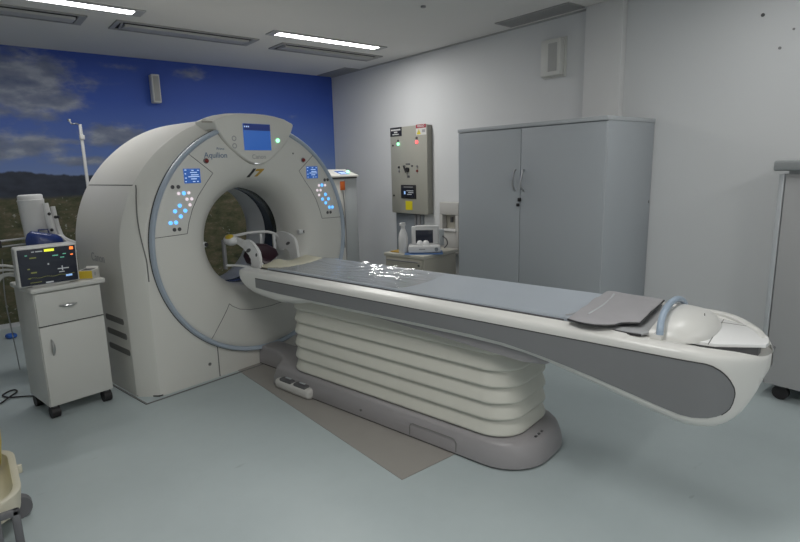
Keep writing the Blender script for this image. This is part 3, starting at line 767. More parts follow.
def padz(x, t):
    z = .832+.008*max(0, min(1, (t-.86)/.06)) - (.004 if x < -.27 else 0)
    z += .004*math.sin(21*t+9*x)+.003*math.sin(33*x-7*t)
    if t < .93: z = max(z, .836)
    return z+.006
near = [(-.300, .915), (-.318, .87), (-.325, .83), (-.32, .79), (-.30, .755), (-.275, .728), (-.232, .715), (-.205, .690), (-.195, .668), (-.19, .655)]
far = [(.29, .955), (.29, .92), (.288, .88), (.285, .84), (.282, .80), (.28, .77), (.278, .74), (.275, .715), (.272, .695), (.27, .682)]
gp_ = thing('vinyl_pad', 'grey folded vinyl pad lying over the tail end of the mattress', 'pad', wor(2.46, 2.0), ROT)
obj('cover', soft_pad((near, far), padz, .010), 'pad', gp_, 50)
bm = B(); ed = [(x, t-Y0, padz(x, t)+.001) for x, t in near]+[(near[-1][0]+(far[-1][0]-near[-1][0])*k/12, near[-1][1]+(far[-1][1]-near[-1][1])*k/12-Y0, padz(near[-1][0]+(far[-1][0]-near[-1][0])*k/12, near[-1][1]+(far[-1][1]-near[-1][1])*k/12)+.001) for k in range(1, 13)]
tube(bm, ed, .0042, 8); obj('binding', bm, 'black', gp_)
bm = B(); rings = []
for k in range(13):
    u = k/12; x = -.20+.41*u; t = .868+.030*u-.010*math.sin(PI*u); z = padz(x, t)+.0105
    rings.append([(x, t-Y0-.006, z-.001), (x, t-Y0, z+.0025), (x, t-Y0+.006, z-.001)])
loft(bm, rings, closed=False); obj('fold_line', bm, 'unit', gp_)
lp = thing('vinyl_pad', 'light grey thin pad under the folded pad beside the blue handle', 'pad', wor(2.46, 2.0), ROT)
n2 = [(-.262, .80), (-.270, .72), (-.272, .66), (-.268, .622), (-.24, .608)]; f2 = [(.245, .80), (.246, .72), (.246, .66), (.246, .63), (.246, .61)]
obj('cover', soft_pad((n2, f2), lambda x, t: .8065+.011*min(1, abs(x)/.25)**2, .012), 'pad_light', lp, 50)
bm = B(); tube(bm, [(x-.002, t-Y0, .819) for x, t in n2[:4]], .0045, 6); obj('binding', bm, 'black', lp)

# head holder reaching into the bore
hh = thing('head_holder', 'white plastic head holder with perforated arms at the bore end of the couch', 'head holder', wor(2.46, 3.55), ROT)
def arm(pts, w, th, holes, name, m='holder'):
    """flat curved arm in the y-z plane"""
    P = smoothpath(pts, 6); bm = B(); rings = []
    ws = [w[0]+(w[1]-w[0])*i/(len(P)-1) for i in range(len(P))] if isinstance(w, tuple) else [w]*len(P)
    for i, p in enumerate(P):
        a = P[min(i+1, len(P)-1)]-P[max(i-1, 0)]; a.normalize(); u = Vector((1, 0, 0)); nrm = a.cross(u).normalized(); h = ws[i]/2
        rings.append([p+nrm*h+u*th/2, p+nrm*h-u*th/2, p-nrm*h-u*th/2, p-nrm*h+u*th/2])
    loft(bm, rings); o = obj(name, bm, m, hh, 60)
    for (x, y, z, ry, rz) in holes:
        bm = B(); rings = []
        for s in (-1, 1): rings.append([(x+s*(th/2+.0015), y+ry*math.cos(2*PI*k/16)-.3*rz*math.sin(2*PI*k/16)*0, z+rz*math.sin(2*PI*k/16)) for k in range(16)])
        loft(bm, rings); q = obj('slot', bm, 'darkgrey', hh); q.parent = o
    return o
def plate(pts, x, th, holes, lean=0.):
    bm = B(); P = smoothpath([(0, y, z) for y, z in pts+pts[:1]], 4)[:-1]
    prism(bm, [(p.y, p.z) for p in P], x-th/2, x+th/2, 'x', bev=.004); o = obj('side_arm', bm, 'holder', hh, 60)
    for y, z, ry, rz in holes:
        bm = B(); prism(bm, [(y+ry*math.cos(2*PI*k/16), z+rz*math.sin(2*PI*k/16)-.3*ry*math.cos(2*PI*k/16)) for k in range(16)], x-th/2-.0012, x+th/2+.0012, 'x'); q = obj('slot', bm, 'darkgrey', hh); q.parent = o
plate([(.04, 1.015), (-.04, 1.012), (-.09, .997), (-.151, 1.008), (-.21, .992), (-.262, .955), (-.295, .91), (-.295, .86), (-.277, .800), (-.19, .800), (-.19, .85), (-.178, .885), (-.136, .915), (-.085, .945), (-.03, .965), (.04, .975)], -.20, .022, [(-.168, .93, .030, .014), (-.262, .905, .012, .013)])
plate([(.064, .985), (.03, 1.008), (-.008, 1.018), (-.07, 1.016), (-.119, 1.008), (-.165, .990), (-.201, .962), (-.216, .90), (-.222, .80), (-.142, .80), (-.128, .845), (-.105, .878), (-.062, .888), (-.02, .872), (.007, .875), (.02, .93)], .20, .022, [(-.115, .93, .026, .012)])
bm = B(); bmesh.ops.create_uvsphere(bm, u_segments=20, v_segments=12, radius=1, matrix=Matrix.Translation((-.215, .045, .992)) @ Matrix.Diagonal((.045, .075, .042, 1))); k = obj('end_knob', bm, 'holder', hh)
bm = B(); bmesh.ops.create_uvsphere(bm, u_segments=20, v_segments=12, radius=1, matrix=Matrix.Translation((-.222, .042, .998)) @ Matrix.Diagonal((.036, .060, .039, 1))); q = obj('yellow_sticker', bm, 'yellow', hh); q.parent = k
bm = B(); tube(bm, smoothpath([(-.205, .13, 1.01), (-.12, .13, 1.01), (.02, .12, 1.02), (.14, .08, 1.015), (.19, .02, .985), (.20, -.02, .93), (.20, -.03, .87)], 5), .011, 8); obj('cross_bar', bm, 'holder', hh)
bm = B(); box(bm, -.262, -.240, .075, .105, .77, .995, bev=.004); obj('hanging_strap', bm, 'midgrey', hh)
bm = B(); tube(bm, [(-.25, .085, .80), (-.2, .0, .80), (-.16, -.12, .795)], .009, 8); obj('lower_bar', bm, 'holder', hh)
bm = B(); box(bm, -.12, .20, -.18, .06, .772, .79, bev=.006); obj('holder_tray', bm, 'holder', hh)
bm = B(); box(bm, -.205, -.15, -.262, -.20, .815, .84, bev=.01); obj('clamp_block', bm, 'holder', hh)
bm = B(); box(bm, .14, .16, .0, .02, .79, 1.0, bev=.004); box(bm, .05, .07, .05, .07, .79, 1.01, bev=.004); obj('upright_post', bm, 'bore', hh)
# maroon cushion
cu = thing('head_cushion', 'dark maroon head cushion between the white holder arms', 'cushion', wor(2.46, 3.55), ROT)
bm = B(); prism(bm, [(-.135, .86), (-.085, .955), (.005, .945), (.085, .90), (.11, .845), (.02, .80), (-.11, .80)], -.11, .04, 'y', bev=.02); obj('pillow', bm, 'maroon', cu, 60)
bm = B(); tube(bm, smoothpath([(-.10, -.10, .90), (-.125, -.13, .87), (-.115, -.175, .84), (-.075, -.215, .815)], 5), [.020]*8+[.026]*8, 8); obj('strap', bm, 'maroon', cu)
# cream pad
bm = B(); rings = []
for t in (3.105, 3.12, 3.16, 3.2, 3.27, 3.31, 3.32):
    xs = [-.19+.445*k/18 for k in range(19)]
    f = (t-3.105)/.215
    top = [(x, t-Y0, matz(x)+.012+.006*max(0, x/.255)**2.*f+.034*f*math.exp(-((x+.02)/.07)**2)-.008*(t in (3.105, 3.32))) for x in xs]
    rings.append(top+[(x, y, z-.012) for x, y, z in top[::-1]])
loft(bm, rings); o = obj('foam_liner', bm, 'cream', None, 50); o.location = wor(2.46, 2.0); o.rotation_euler = (0, 0, ROT); tag(o, 'cream curved foam liner at the bore end of the couch', 'foam pad')
o = obj('sticker_tab', boxed(-.302, -.272, 1.30, 1.34, .8255, .828), 'sign_yellow') if False else None

# ------------------------------------------------------------------ grey unit behind the gantry
un = thing('power_unit', 'tall grey console cabinet with a lit display beside the gantry', 'equipment cabinet', (2.95, 5.0, 0))
obj('body', boxed(0, .50, 0, .42, .02, 1.395, bev=.01), 'unit', un)
obj('door_panel', boxed(.03, .33, -.006, .0, .08, 1.38, bev=.002), 'shell', un)
bm = B(); loft(bm, [[(x, -.02, 1.41), (x, -.02, 1.425), (x, .25, 1.492), (x, .42, 1.492), (x, .42, 1.41)] for x in (-.012, .515)]); ct = obj('console_top', bm, 'shell', un)
bm = B(); loft(bm, [[(x, y, 1.425+(y+.02)*.248+.002) for y in (.03, .17)]+[(x, y, 1.425+(y+.02)*.248-.003) for y in (.17, .03)] for x in (.315, .43)]); o = obj('display', bm, 'scr_blue', un); o.parent = ct
bm = B(); loft(bm, [[(x, y, 1.425+(y+.02)*.248+.0032) for y in (.05, .12)]+[(x, y, 1.425+(y+.02)*.248+.0018) for y in (.12, .05)] for x in (.335, .41)]); o = obj('readout', bm, 'scr_pale', un); o.parent = ct
bm = B(); lathe(bm, [(.001, .022), (.013, .018), (.018, 0)], (.468, .12, 1.46), 'z', 16); o = obj('green_lamp', bm, 'led_green', un); o.parent = ct
obj('shadow_slot', boxed(.02, .50, -.004, .40, 1.393, 1.411), 'shadow_gap', un)
obj('orange_tag', boxed(.275, .335, -.012, -.006, 1.27, 1.365, bev=.002), 'orange', un)
bm = B(); tube(bm, smoothpath([(.305, -.012, 1.27), (.315, -.016, 1.1), (.32, -.018, .7), (.30, -.016, .3), (.28, -.012, .1)], 5), .006, 6); obj('hanging_lead', bm, 'midgrey', un)

# ------------------------------------------------------------------ electrical panel on the right wall (faces -x)
ep = thing('electrical_panel', 'beige electrical panel box with red and green lamps on the white wall', 'electrical panel', (4.315, 4.898, .965)); ep.scale = (1, 1.028, 1.028)
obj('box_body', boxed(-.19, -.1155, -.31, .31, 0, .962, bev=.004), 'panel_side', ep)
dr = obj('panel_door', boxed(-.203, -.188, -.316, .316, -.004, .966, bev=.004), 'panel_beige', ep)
def pdot(name, y, z, r, m, d=.012, x=-.203):
    return obj(name, cyl(B(), (y, z), r, x-d, x+.001, 'x', 16), m, ep)
pdot('green_lamp', .169, .78, .016, 'led_green'); pdot('red_lamp', -.156, .787, .018, 'led_red')
pdot('lamp_cap', .169, .815, .012, 'darkgrey'); pdot('lamp_cap', -.156, .830, .013, 'darkgrey')
pdot('keyhole', .268, .768, .011, 'black', .006); pdot('keyhole', .272, .195, .011, 'black', .006)
pdot('push_button', .165, .52, .012, 'black'); pdot('push_button', .165, .475, .013, 'midgrey'); pdot('push_button', -.155, .525, .012, 'midgrey'); pdot('push_button', -.155, .475, .013, 'red')
sw = pdot('rotary_switch', .008, .49, .026, 'black', .02)
bm = B(); loft(bm, [[(-.24, .06, .535), (-.24, .04, .515), (-.24, -.05, .535), (-.24, -.065, .515)][:2]+[(-.24, .0, .47), (-.24, .02, .46)], [(-.222, .06, .535), (-.222, .04, .515), (-.222, .0, .47), (-.222, .02, .46)]]); o = obj('switch_grip', bm, 'black', ep); o.parent = sw
bm = B(); bm.free()
for q_ in ((-.03, .045, .545, .56), (-.08, -.05, .52, .54), (.055, .09, .52, .54), (-.02, .02, .40, .425)):
    o = obj('switch_legend', boxed(-.206, -.202, *q_), 'darkgrey', ep); o.parent = sw
sg = obj('black_sign', boxed(-.206, -.202, .105, .312, .868, .966), 'black', ep)
bm = B()
for a, b, z, h in ((.125, .295, .938, .008), (.18, .24, .912, .008), (.155, .27, .888, .005)): box(bm, -.2075, -.206, a, b, z-h, z+h)
o = obj('sign_line', bm, 'sign_white', ep); o.parent = sg
dg = obj('warning_sign', boxed(-.206, -.202, -.309, -.145, .858, .972), 'sign_white', ep)
o = obj('red_header', boxed(-.2075, -.206, -.307, -.147, .932, .970), 'sign_red', ep); o.parent = dg
o = text('lettering', 'PERIGO', .034, 'sign_white', ep, (-.208, -.227, .951), 'side', bold=.0006); o.parent = dg
bm = B(); prism(bm, [(-.225, .868), (-.157, .868), (-.191, .925)], -.2075, -.206, 'x'); o = obj('warning_triangle', bm, 'sign_yellow', ep); o.parent = dg
bm = B(); box(bm, -.2082, -.2072, -.194, -.188, .882, .908); box(bm, -.2075, -.206, -.295, -.245, .885, .915); o = obj('sign_symbol', bm, 'grey_text', ep); o.parent = dg
ds = obj('meter', boxed(-.212, -.202, -.128, .135, .165, .32, bev=.004), 'black', ep)
o = obj('meter_screen', boxed(-.2135, -.212, -.10, .11, .185, .275), 'scr_dark', ep); o.parent = ds
bm = B()
for a, b, z in ((-.09, .03, .255), (-.09, .0, .235), (-.06, .02, .215)): box(bm, -.2145, -.2135, a, b, z-.004, z+.004)
o = obj('meter_line', bm, 'tr_grey', ep); o.parent = ds
bm = B(); box(bm, -.2145, -.2135, .05, .075, .215, .25); o = obj('meter_icon', bm, 'tr_blue', ep); o.parent = ds
bm = B(); box(bm, -.2135, -.212, -.08, .08, .292, .302); o = obj('meter_title', bm, 'grey_text', ep); o.parent = ds
obj('yellow_label', boxed(-.205, -.202, -.058, .062, .038, .138), 'sign_yellow', ep)
# grey conduit box below
cd = thing('conduit_cover', 'grey conduit cover on the wall below the electrical panel', 'conduit', (4.2, 4.97, .0))
obj('cover', boxed(-.03, 0, -.24, .25, 0, .965, bev=.004), 'conduit', cd)
obj('pipe', boxed(-.05, -.03, -.215, -.165, 0, .965, bev=.008), 'midgrey', cd); obj('pipe', boxed(-.05, -.03, -.14, -.11, 0, .965, bev=.008), 'midgrey', cd)

# dispenser on the wall beside the cabinet
dp = thing('wall_dispenser', 'pale wall dispenser with a dark spout between trolley and grey cabinet', 'dispenser', (4.2, 4.24, .55))
bm = B(); box(bm, -.10, 0, -.16, .13, .43, .565, bev=.008); box(bm, -.10, 0, .085, .13, .02, .43, bev=.004); box(bm, -.10, 0, -.16, -.115, .02, .43, bev=.004); box(bm, -.10, 0, -.115, .085, 0, .26, bev=.006); obj('housing', bm, 'dispenser', dp)
obj('niche_back', boxed(-.03, 0, -.115, .085, .26, .43), 'beige', dp)
obj('drip_tray', boxed(-.115, -.02, -.13, .10, .255, .275, bev=.004), 'dev_white', dp)
obj('spout', cyl(B(), (-.07, -.035), .018, .35, .405, 'z', 12), 'darkgrey', dp)

# trolley
tr = thing('beige_trolley', 'beige drawer trolley under the electrical panel carrying a white monitor', 'trolley', (3.405, 3.865, 0), R(11))
# own axes: x to the right along its side, y along its front away
obj('body', boxed(.012, .56, .0, .49, .08, .615, bev=.004), 'beige', tr)
obj('worktop', boxed(0, .60, -.012, .505, .615, .65, bev=.006), 'beige_top', tr)
for z0, z1 in ((.50, .605), (.30, .485), (.10, .285)):
    d = obj('drawer', boxed(-.004, .012, .012, .478, z0, z1, bev=.003), 'beige', tr)
    o = obj('drawer_pull', boxed(-.012, -.004, .06, .46, z1-.028, z1-.016, bev=.003), 'midgrey', tr); o.parent = d
obj('lock', cyl(B(), (.05, .555), .012, -.010, -.003, 'x', 12), 'darkgrey', tr)
for x in (.06, .50):
    for y in (.05, .44): obj('caster', cyl(B(), (x, .04), .038, y-.015, y+.015, 'y', 16), 'rubber', tr)
obj('tray', boxed(.05, .20, .30, .46, .6505, .662, bev=.004), 'gold', tr)
# device on the trolley
dv = thing('medical_monitor', 'white portable medical monitor with a dark screen on the beige trolley', 'medical monitor', (3.58, 4.05, .655), R(-42)); dv.scale = (.76, .76, .80)
obj('base_unit', boxed(-.20, .22, -.14, .10, .008, .095, bev=.014, seg=3), 'dev_white', dv)
obj('screen_housing', boxed(-.16, .20, .02, .09, .09, .32, bev=.014, seg=3), 'dev_white', dv)
obj('screen', boxed(-.105, .125, .015, .022, .11, .275, bev=.002), 'scr_dark', dv)
obj('top_handle', boxed(-.11, .20, .015, .095, .30, .33, bev=.012), 'dev_white', dv)
obj('side_module', boxed(.205, .27, .0, .09, .08, .28, bev=.01), 'unit', dv)
bm = B(); tube(bm, smoothpath([(.25, -.02, .2), (.30, -.06, .16), (.31, -.05, .10), (.27, -.08, .06)], 5), .008, 8); obj('coiled_cable', bm, 'darkgrey', dv)
for x, r in ((-.05, .042), (.03, .046)):
    bm = B(); lathe(bm, [(r, 0), (r, .02), (r*.85, .045), (r*.5, .06), (.001, .064)], (x, -.07, .093), 'z', 18); obj('round_cap', bm, 'bed_plate', dv)
obj('dial', cyl(B(), (.165, .05), .024, -.146, -.138, 'y', 16), 'conduit', dv)
obj('maker_mark', boxed(-.06, .02, -.1415, -.139, .045, .06), 'grey_text', dv)
o = obj('blue_cloth', boxed(-.19, .19, -.15, .09, 0, .004, bev=.0015), 'blue_cloth'); o.location = (3.58, 4.05, .6508); o.rotation_euler = (0, 0, R(-42)); tag(o, 'blue cloth laid under the white portable monitor', 'cloth')
bt = thing('spray_bottle', 'white bottle standing left of the portable monitor on the trolley', 'bottle', (3.425, 4.185, .651)); bt.scale = (.85, .85, .92)
bm = B(); lathe(bm, [(.001, 0), (.052, .002), (.056, .02), (.056, .16), (.048, .21), (.03, .25), (.024, .265), (.001, .266)], (0, 0, 0), 'z', 22); obj('flask', bm, 'dev_white', bt)
bm = B(); cyl(bm, (0, 0), .024, .265, .30, 'z', 16); box(bm, -.045, .03, -.016, .016, .295, .33, bev=.008); obj('nozzle', bm, 'dev_white', bt)

# ------------------------------------------------------------------ big grey cabinet (faces -x)
cb = thing('storage_cabinet', 'large grey two door storage cabinet against the white wall', 'cabinet', (3.523, 2.07, 0))
obj('carcass', boxed(.018, .665, 0, 1.43, .06, 1.785, bev=.002), 'cabinet', cb)
obj('plinth', boxed(.04, .65, .02, 1.41, 0, .06), 'darkgrey', cb)
obj('top_board', boxed(-.004, .668, -.004, 1.436, 1.785, 1.815, bev=.003), 'cabinet_edge', cb)
d1 = obj('door', boxed(0, .018, .004, .732, .07, 1.778, bev=.002), 'cabinet', cb)
d2 = obj('door', boxed(0, .018, .738, 1.428, .07, 1.778, bev=.002), 'cabinet', cb)
bm = B(); box(bm, .012, .019, .002, .006, .07, 1.78); obj('edge_strip', bm, 'cabinet_edge', cb)
for d, y in ((d1, .702), (d2, .785)):
    bm = B(); tube(bm, smoothpath([(0, y, 1.455), (-.018, y-.002, 1.445), (-.030, y, 1.40), (-.034, y+.002, 1.37), (-.028, y+.002, 1.33), (-.014, y, 1.30), (0, y, 1.292)], 4), .008, 8); o = obj('handle', bm, 'chrome', cb); o.parent = d
bm = B(); box(bm, -.014, 0, .722, .750, 1.205, 1.235, bev=.003); box(bm, -.012, 0, .738, .764, 1.165, 1.190, bev=.003); o = obj('lock', bm, 'black', cb); o.parent = d1
obj('hinge_hole', cyl(B(), (.645, 1.30), .006, -.003, .004, 'y', 10) if False else boxed(.640, .650, -.002, .002, 1.18, 1.20), 'seam', cb)

# right-hand cabinet
rc = thing('side_cabinet', 'pale grey cabinet with a dark slab top at the right picture edge', 'cabinet', (3.81, .10, 0))
obj('carcass', boxed(.016, .385, 0, 1.012, .10, 1.405, bev=.003), 'side_cabinet', rc)
d = obj('door', boxed(0, .016, .03, .977, .105, 1.385, bev=.002), 'side_cabinet', rc)
obj('frame_edge', boxed(-.001, .016, .984, 1.012, .10, 1.405, bev=.002), 'cabinet_edge', rc)
o = obj('knob', cyl(B(), (.945, .345), .012, -.018, 0, 'x', 14), 'midgrey', rc); o.parent = d
obj('slab_top', boxed(-.045, .385, -.03, 1.035, 1.425, 1.485, bev=.012, seg=3), 'slab', rc)
obj('slab_support', boxed(.02, .37, .02, .97, 1.40, 1.43), 'side_cabinet', rc)
for y in (.06, .90):
    for x in (.07, .32): obj('caster', cyl(B(), (y, .045), .045, x-.018, x+.018, 'x', 18), 'rubber', rc); 
for y in (.06, .90):
    for x in (.07, .32): obj('caster_plate', boxed(x-.03, x+.03, y-.03, y+.03, .085, .10), 'darkgrey', rc)

# ------------------------------------------------------------------ small cart with monitor
AC = R(11)
ca = thing('bedside_cart', 'small white cart with a drawer and a door beside the gantry', 'cart', (.275, 3.825, 0), AC)
cw, cdp = .375, .37
obj('body', boxed(0, cw, .014, cdp, .082, .81, bev=.002), 'cart', ca)
obj('worktop', boxed(-.018, cw+.03, -.02, cdp+.01, .81, .842, bev=.010, seg=3), 'cart', ca)
d = obj('drawer', boxed(.004, cw-.002, 0, .014, .602, .803, bev=.002), 'cart', ca)
def bow_handle(p0, p1, par, out=.022):
    a, b = Vector(p0), Vector(p1); bm = B(); pts = []; rad = []
    for k in range(11):
        u = k/10; p = a.lerp(b, u); p.y -= out*math.sin(PI*u)**.7; pts.append(p); rad.append(.004+.006*math.sin(PI*u))
    tube(bm, pts, rad, 8); o = obj('handle', bm, 'chrome', ca); o.parent = par
bow_handle((.125, 0, .71), (.225, 0, .71), d)
d = obj('door', boxed(.004, cw-.002, 0, .014, .086, .594, bev=.002), 'cart', ca)
bow_handle((.058, 0, .41), (.058, 0, .51), d)
obj('shadow_joint', boxed(.004, cw, .006, .012, .595, .601), 'shadow_gap', ca)
for x, y in ((.03, .04), (cw-.035, .04), (.03, cdp-.04), (cw-.035, cdp-.04)):
    c = obj('caster', cyl(B(), (y, .038), .038, x-.024, x+.024, 'x', 18), 'rubber', ca)
    o = obj('fork', boxed(x-.012, x+.012, y-.02, y+.02, .05, .083), 'darkgrey', ca); o.parent = c
mo = thing('patient_monitor', 'patient monitor with a dark lit screen on the small white cart', 'monitor', (.220, 3.845, .8425), R(6))
TL = R(5)
def tilt(o): o.rotation_euler = (TL, 0, 0); return o
hs = tilt(obj('housing', boxed(-.008, .315, 0, .09, .004, .243, bev=.012, seg=3), 'mon_white', mo))
obj('stand', boxed(.06, .26, .005, .14, 0, .02, bev=.004), 'mon_white', mo)
sc = tilt(obj('screen', boxed(.004, .306, -.003, .002, .014, .235, bev=.002), 'scr_dark', mo))
def tr_(name, rects, m):
    bm = B()
    for x, z, w, h in rects: box(bm, x, x+w, -.0042, -.0032, z, z+h)
    o = obj(name, bm, m, mo); o.parent = sc; o.rotation_euler = (0, 0, 0)
tr_('alarm_banner', [(.140, .212, .052, .015)], 'tr_yellow')
tr_('alarm_light', [(.274, .210, .020, .017)], 'tr_orange'); tr_('alarm_key', [(.276, .176, .014, .006)], 'tr_orange')
tr_('status_line', [(.075, .214, .014, .006), (.095, .214, .036, .006), (.13, .018, .04, .009), (.15, .13, .008, .010), (.20, .095, .06, .006), (.222, .085, .006, .03), (.205, .075, .03, .005)], 'tr_grey')
wav = []
for k in range(0): wav.append((.045+.0095*k, .150+.006*math.sin(k*1.7)+(.012 if k % 8 == 3 else 0), .010, .0025))
for k in range(26): wav.append((.04+.0095*k, .058+.003*math.sin(k*.8), .010, .002))
tr_('wave_trace', wav, 'tr_dim')
for q_ in ((.04, .196, .012, .005), (.18, .180, .030, .006), (.22, .165, .022, .005), (.235, .185, .018, .005)): tr_('green_value', [q_], 'tr_green')
tr_('yellow_value', [(.060, .088, .030, .008), (.045, .112, .012, .007), (.045, .055, .010, .006), (.062, .178, .034, .007), (.05, .030, .06, .003)], 'tr_dim')
tr_('blue_key', [(.24, .045, .034, .012)], 'tr_blue')
bx = thing('glove_box', 'small yellow and white open box beside the patient monitor', 'box', (.535, 3.94, .8425), R(-34))
bm = B(); box(bm, 0, .085, 0, .10, 0, .055); ob = obj('carton', bm, 'card', bx)
bm = B(); box(bm, -.001, .0855, -.0015, .0, .004, .054); box(bm, -.0015, 0, 0, .08, .004, .054); o = obj('yellow_print', bm, 'yellow', bx); o.parent = ob
o = obj('opening', boxed(.012, .072, .012, .085, .0551, .0565), 'black', bx); o.parent = ob
o = obj('printed_logo', cyl(B(), (.04, .028), .013, .0848, .0856, 'x', 14), 'grey_text', bx); o.parent = ob
bm = B(); loft(bm, [[(x, .098, .055), (x, .10, .0553), (x, .115, .066), (x, .113, .067)] for x in (.004, .08)]); o = obj('flap', bm, 'card', bx); o.parent = ob

# ------------------------------------------------------------------ equipment behind the cart
st = thing('injector_stand', 'white drum shaped injector on a stand behind the small cart', 'injector', (.42, 4.9, 0))
bm = B(); tube(bm, [(0.02, 0, .05), (.02, 0, 1.0)], .022, 12); obj('pole', bm, 'steel', st)
bm = B()
for k in range(5):
    a = 2*PI*k/5+.3; tube(bm, [(.02, 0, .09), (.02+.17*math.cos(a), .17*math.sin(a), .07)], .018, 8)
obj('foot_star', bm, 'midgrey', st)
for k in range(5):
    a = 2*PI*k/5+.3; obj('caster', cyl(B(), (.02+.17*math.cos(a), .035), .035, .17*math.sin(a)-.012, .17*math.sin(a)+.012, 'y', 14), 'rubber', st)
bm = B()
ax0, ax1 = Vector((.015, 0, .98)), Vector((.004, 0, 1.365)); dirv = (ax1-ax0).normalized(); uu = dirv.cross(Vector((0, 1, 0))).normalized(); vv = Vector((0, 1, 0)); rings = []
for f, r in ((0, .072), (.06, .078), (.5, .082), (.86, .085), (.90, .087), (.905, .081), (.97, .081), (.99, .078), (1., .066)):
    c = ax0.lerp(ax1, f); rings.append([c+(uu*math.cos(2*PI*k/28)+vv*math.sin(2*PI*k/28))*r for k in range(28)])
loft(bm, rings); obj('drum', bm, 'dev_white', st, 40)
bm = B(); tube(bm, [(.135, -.04, 1.27), (.145, -.04, 1.12), (.16, -.04, 1.05), (.18, -.05, 1.02)], [.016, .019, .019, .016], 10); obj('side_syringe', bm, 'dev_white', st)
bm = B(); tube(bm, [(.085, -.085, 1.30), (.095, -.09, 1.16), (.115, -.09, 1.04)], [.020, .026, .022], 10); obj('front_syringe', bm, 'dev_white', st)
for p in ((.142, -.056, 1.19), (.158, -.056, 1.19), (.10, -.115, 1.10), (.098, -.112, 1.22)):
    bm = B(); lathe(bm, [(.001, -.012), (.010, -.008), (.012, 0)], p, 'y', 12); obj('clamp_knob', bm, 'black', st)
bm = B(); tube(bm, smoothpath([(.09, -.11, 1.03), (.14, -.11, 1.04), (.20, -.09, 1.0), (.26, -.08, .965), (.33, -.05, .90)], 5), .022, 10); obj('swing_arm', bm, 'dev_white', st)
bm = B(); tube(bm, [(.15, -.12, 1.05), (.20, -.13, .98), (.24, -.13, .92)], .008, 8); obj('tubing', bm, 'dev_white', st)
bm = B(); tube(bm, [(-.22, .02, 1.035), (-.02, .02, 1.045)], .008, 10); tube(bm, [(-.22, .05, .99), (-.02, .05, 1.0)], .006, 8); obj('side_rail', bm, 'chrome', st)
bm = B(); box(bm, -.235, -.21, .0, .05, .985, 1.04, bev=.006); obj('rail_clamp', bm, 'black', st)
bg = thing('blue_bag', 'dark blue vinyl bag hung below the white drum behind the monitor', 'bag', (.465, 4.765, .885))
bm = B(); rings = []
for z, w, d in ((0, .10, .03), (.06, .115, .045), (.14, .118, .045), (.18, .105, .03), (.20, .08, .014)):
    rings.append([(.01*z+w*math.cos(2*PI*k/20)*(1+.08*math.sin(3*k)), d*math.sin(2*PI*k/20), z+.02*math.cos(2*PI*k/20)*-1) for k in range(20)])
loft(bm, rings); obj('pouch', bm, 'dev_blue', bg, 60)
bm = B(); tube(bm, [(-.03, 0, .20), (-.03, .03, .222), (.03, .03, .222), (.03, 0, .20)], .005, 6); obj('loop', bm, 'dev_blue', bg)
iv = thing('drip_pole', 'thin white drip pole with a hook standing left of the gantry', 'drip stand', (.915, 5.5, 0))
bm = B(); tube(bm, [(0, 0, .04), (0, 0, 1.25)], .022, 12); obj('lower_pole', bm, 'steel', iv)
bm = B(); tube(bm, [(0, 0, 1.2), (0, 0, 1.93)], .013, 12); obj('upper_pole', bm, 'dev_white', iv)
bm = B(); tube(bm, smoothpath([(0, 0, 1.92), (-.03, -.01, 1.935), (-.065, -.02, 1.93), (-.08, -.02, 1.955)], 5), .006, 8); lathe(bm, [(.012, 0), (.012, .02)], (-.08, -.02, 1.95), 'z', 10); obj('hook', bm, 'chrome', iv)
obj('clamp', boxed(-.016, .022, -.02, .02, 1.80, 1.84, bev=.005), 'mon_white', iv)
bm = B()
for k in range(4):
    a = PI/2*k+.4; tube(bm, [(0, 0, .07), (.22*math.cos(a), .22*math.sin(a), .03)], .015, 8)
obj('foot', bm, 'steel', iv)
# cables
bm = B()
for k, (z0, z1) in enumerate(((.98, .93), (.93, .90), (.88, .87), (.83, .86))):
    tube(bm, smoothpath([(-.05, 4.5, z0-.12+.04*k), (.08, 4.42, z0-.06), (.17, 4.35, z1), (.245, 4.26, .92-.02*k)], 6), .0085, 8)
o = obj('monitor_cable', bm, 'cable_white'); tag(o, 'bundle of white leads running left from behind the patient monitor', 'cable')
bm = B(); tube(bm, smoothpath([(.23, 4.33, .01), (.19, 4.365, .01), (.15, 4.39, .01), (.09, 4.43, .01), (.06, 4.50, .01), (.10, 4.56, .01), (.135, 4.56, .01), (.14, 4.50, .012), (.09, 4.40, .02), (.03, 4.34, .01), (-.10, 4.30, .01)], 7), .0055, 8)
o = obj('power_cable', bm, 'rubber'); tag(o, 'black power cable curling on the floor left of the small cart', 'cable')
bm = B(); tube(bm, smoothpath([(.19, 6.17, .02), (.21, 6.12, .02), (.25, 6.13, .02), (.245, 6.20, .02), (.20, 6.21, .02), (.19, 6.17, .02)], 6), .016, 8)
M['hose'] = mat('blue_hose_rubber', (.03, .12, .45), .4)
o = obj('blue_hose', bm, 'hose'); tag(o, 'small blue coiled hose on the floor by the mural', 'hose')
bm = B(); tube(bm, smoothpath([(.20, 4.95, .9), (.18, 4.97, .6), (.19, 5.0, .3), (.20, 5.0, .02)], 6), .004, 8)
o = obj('hanging_cable', bm, 'steel'); tag(o, 'thin grey cable hanging to the floor behind the small cart', 'cable')

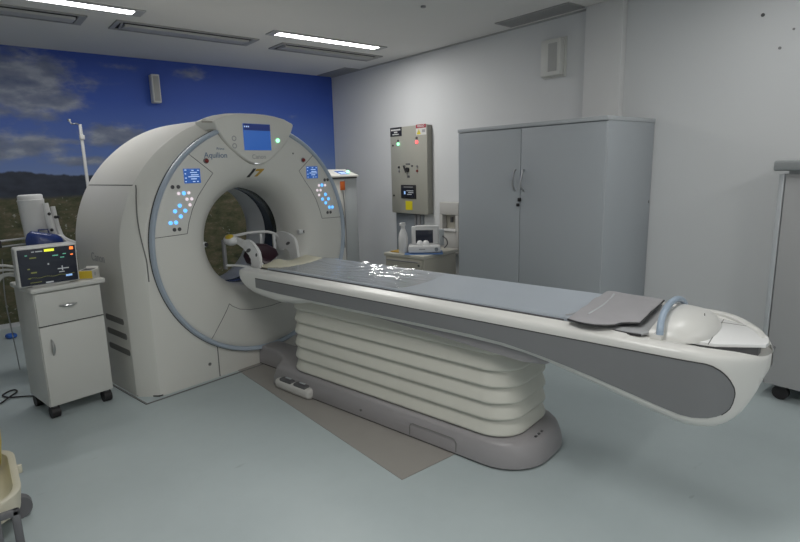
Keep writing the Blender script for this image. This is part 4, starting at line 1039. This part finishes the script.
# waste cart at the left edge
wc = thing('waste_cart', 'cream plastic wheeled bin cart at the lower left picture edge', 'cart', (-.10, 2.86, 0))
def tray_ring(x1, z, ins=0.):
    return [(x, y, z) for x, y in rrect(-.36+ins, x1-ins, -.32+ins, .28-ins, .14-ins*.5, 6)]
bm = B(); loft(bm, [tray_ring(.115, .10, .03), tray_ring(.135, .12, .0), tray_ring(.145, .195, 0), tray_ring(.15, .205, .004), tray_ring(.145, .21, .012), tray_ring(.142, .205, .024), tray_ring(.135, .15, .04), tray_ring(.13, .135, .06)])
obj('tray', bm, 'cream_cart', wc, 45)
obj('lug', boxed(.135, .165, .06, .085, .14, .18, bev=.006), 'cream_cart', wc)
for x, y in ((.125, -.075), (-.30, -.26), (-.30, .22), (-.02, -.32)):
    obj('caster', cyl(B(), (x, .052), .052, y-.02, y+.02, 'y', 22), 'caster_grey', wc)
bm = B(); box(bm, .095, .125, -.36, -.335, .02, .19, bev=.008); box(bm, .03, .06, -.36, -.335, .02, .19, bev=.008); box(bm, .03, .125, -.36, -.335, .16, .19, bev=.008); obj('pedal_frame', bm, 'caster_grey', wc)
yb = thing('yellow_waste_bag', 'yellow plastic bag standing at the left picture edge above the cream cart', 'bag', (-.158, 3.03, 0.137))
bm = B(); rings = []
for z, r in ((0, .12), (.05, .15), (.15, .165), (.27, .17), (.40, .172), (.50, .175), (.51, .165)):
    rings.append([(r*math.cos(2*PI*k/28)*(1+.03*math.sin(5*k)), .8*r*math.sin(2*PI*k/28)*(1+.03*math.cos(3*k))-.03, z) for k in range(28)])
loft(bm, rings); obj('pouch', bm, 'yellow_bag', yb, 60)

# ------------------------------------------------------------------ camera, world, view
cam = bpy.data.cameras.new('camera'); co = bpy.data.objects.new('camera', cam); C.objects.link(co)
cam.sensor_width = 36; cam.lens = 541.391668/800*36; cam.clip_start = .05
yaw, pitch, roll = .678571498, .18943452, -.0241353857
f = Vector((math.sin(yaw)*math.cos(pitch), math.cos(yaw)*math.cos(pitch), -math.sin(pitch)))
r = Vector((math.cos(yaw), -math.sin(yaw), 0)); u = r.cross(f)
r2 = r*math.cos(roll)+u*math.sin(roll); u2 = -r*math.sin(roll)+u*math.cos(roll)
mw = Matrix((r2, u2, -f)).transposed().to_4x4(); mw.translation = Vector((0, 0, 1.5)); co.matrix_world = mw
S = bpy.context.scene; S.camera = co
w = bpy.data.worlds.new('world'); S.world = w; w.use_nodes = True; w.node_tree.nodes['Background'].inputs[0].default_value = (.02, .02, .02, 1)
S.view_settings.view_transform = 'Standard'; S.view_settings.look = 'None'; S.view_settings.exposure = .22; S.view_settings.gamma = 1.; S.view_settings.use_curve_mapping = False
try: S.cycles.max_bounces = 8; S.cycles.diffuse_bounces = 5
except Exception: pass
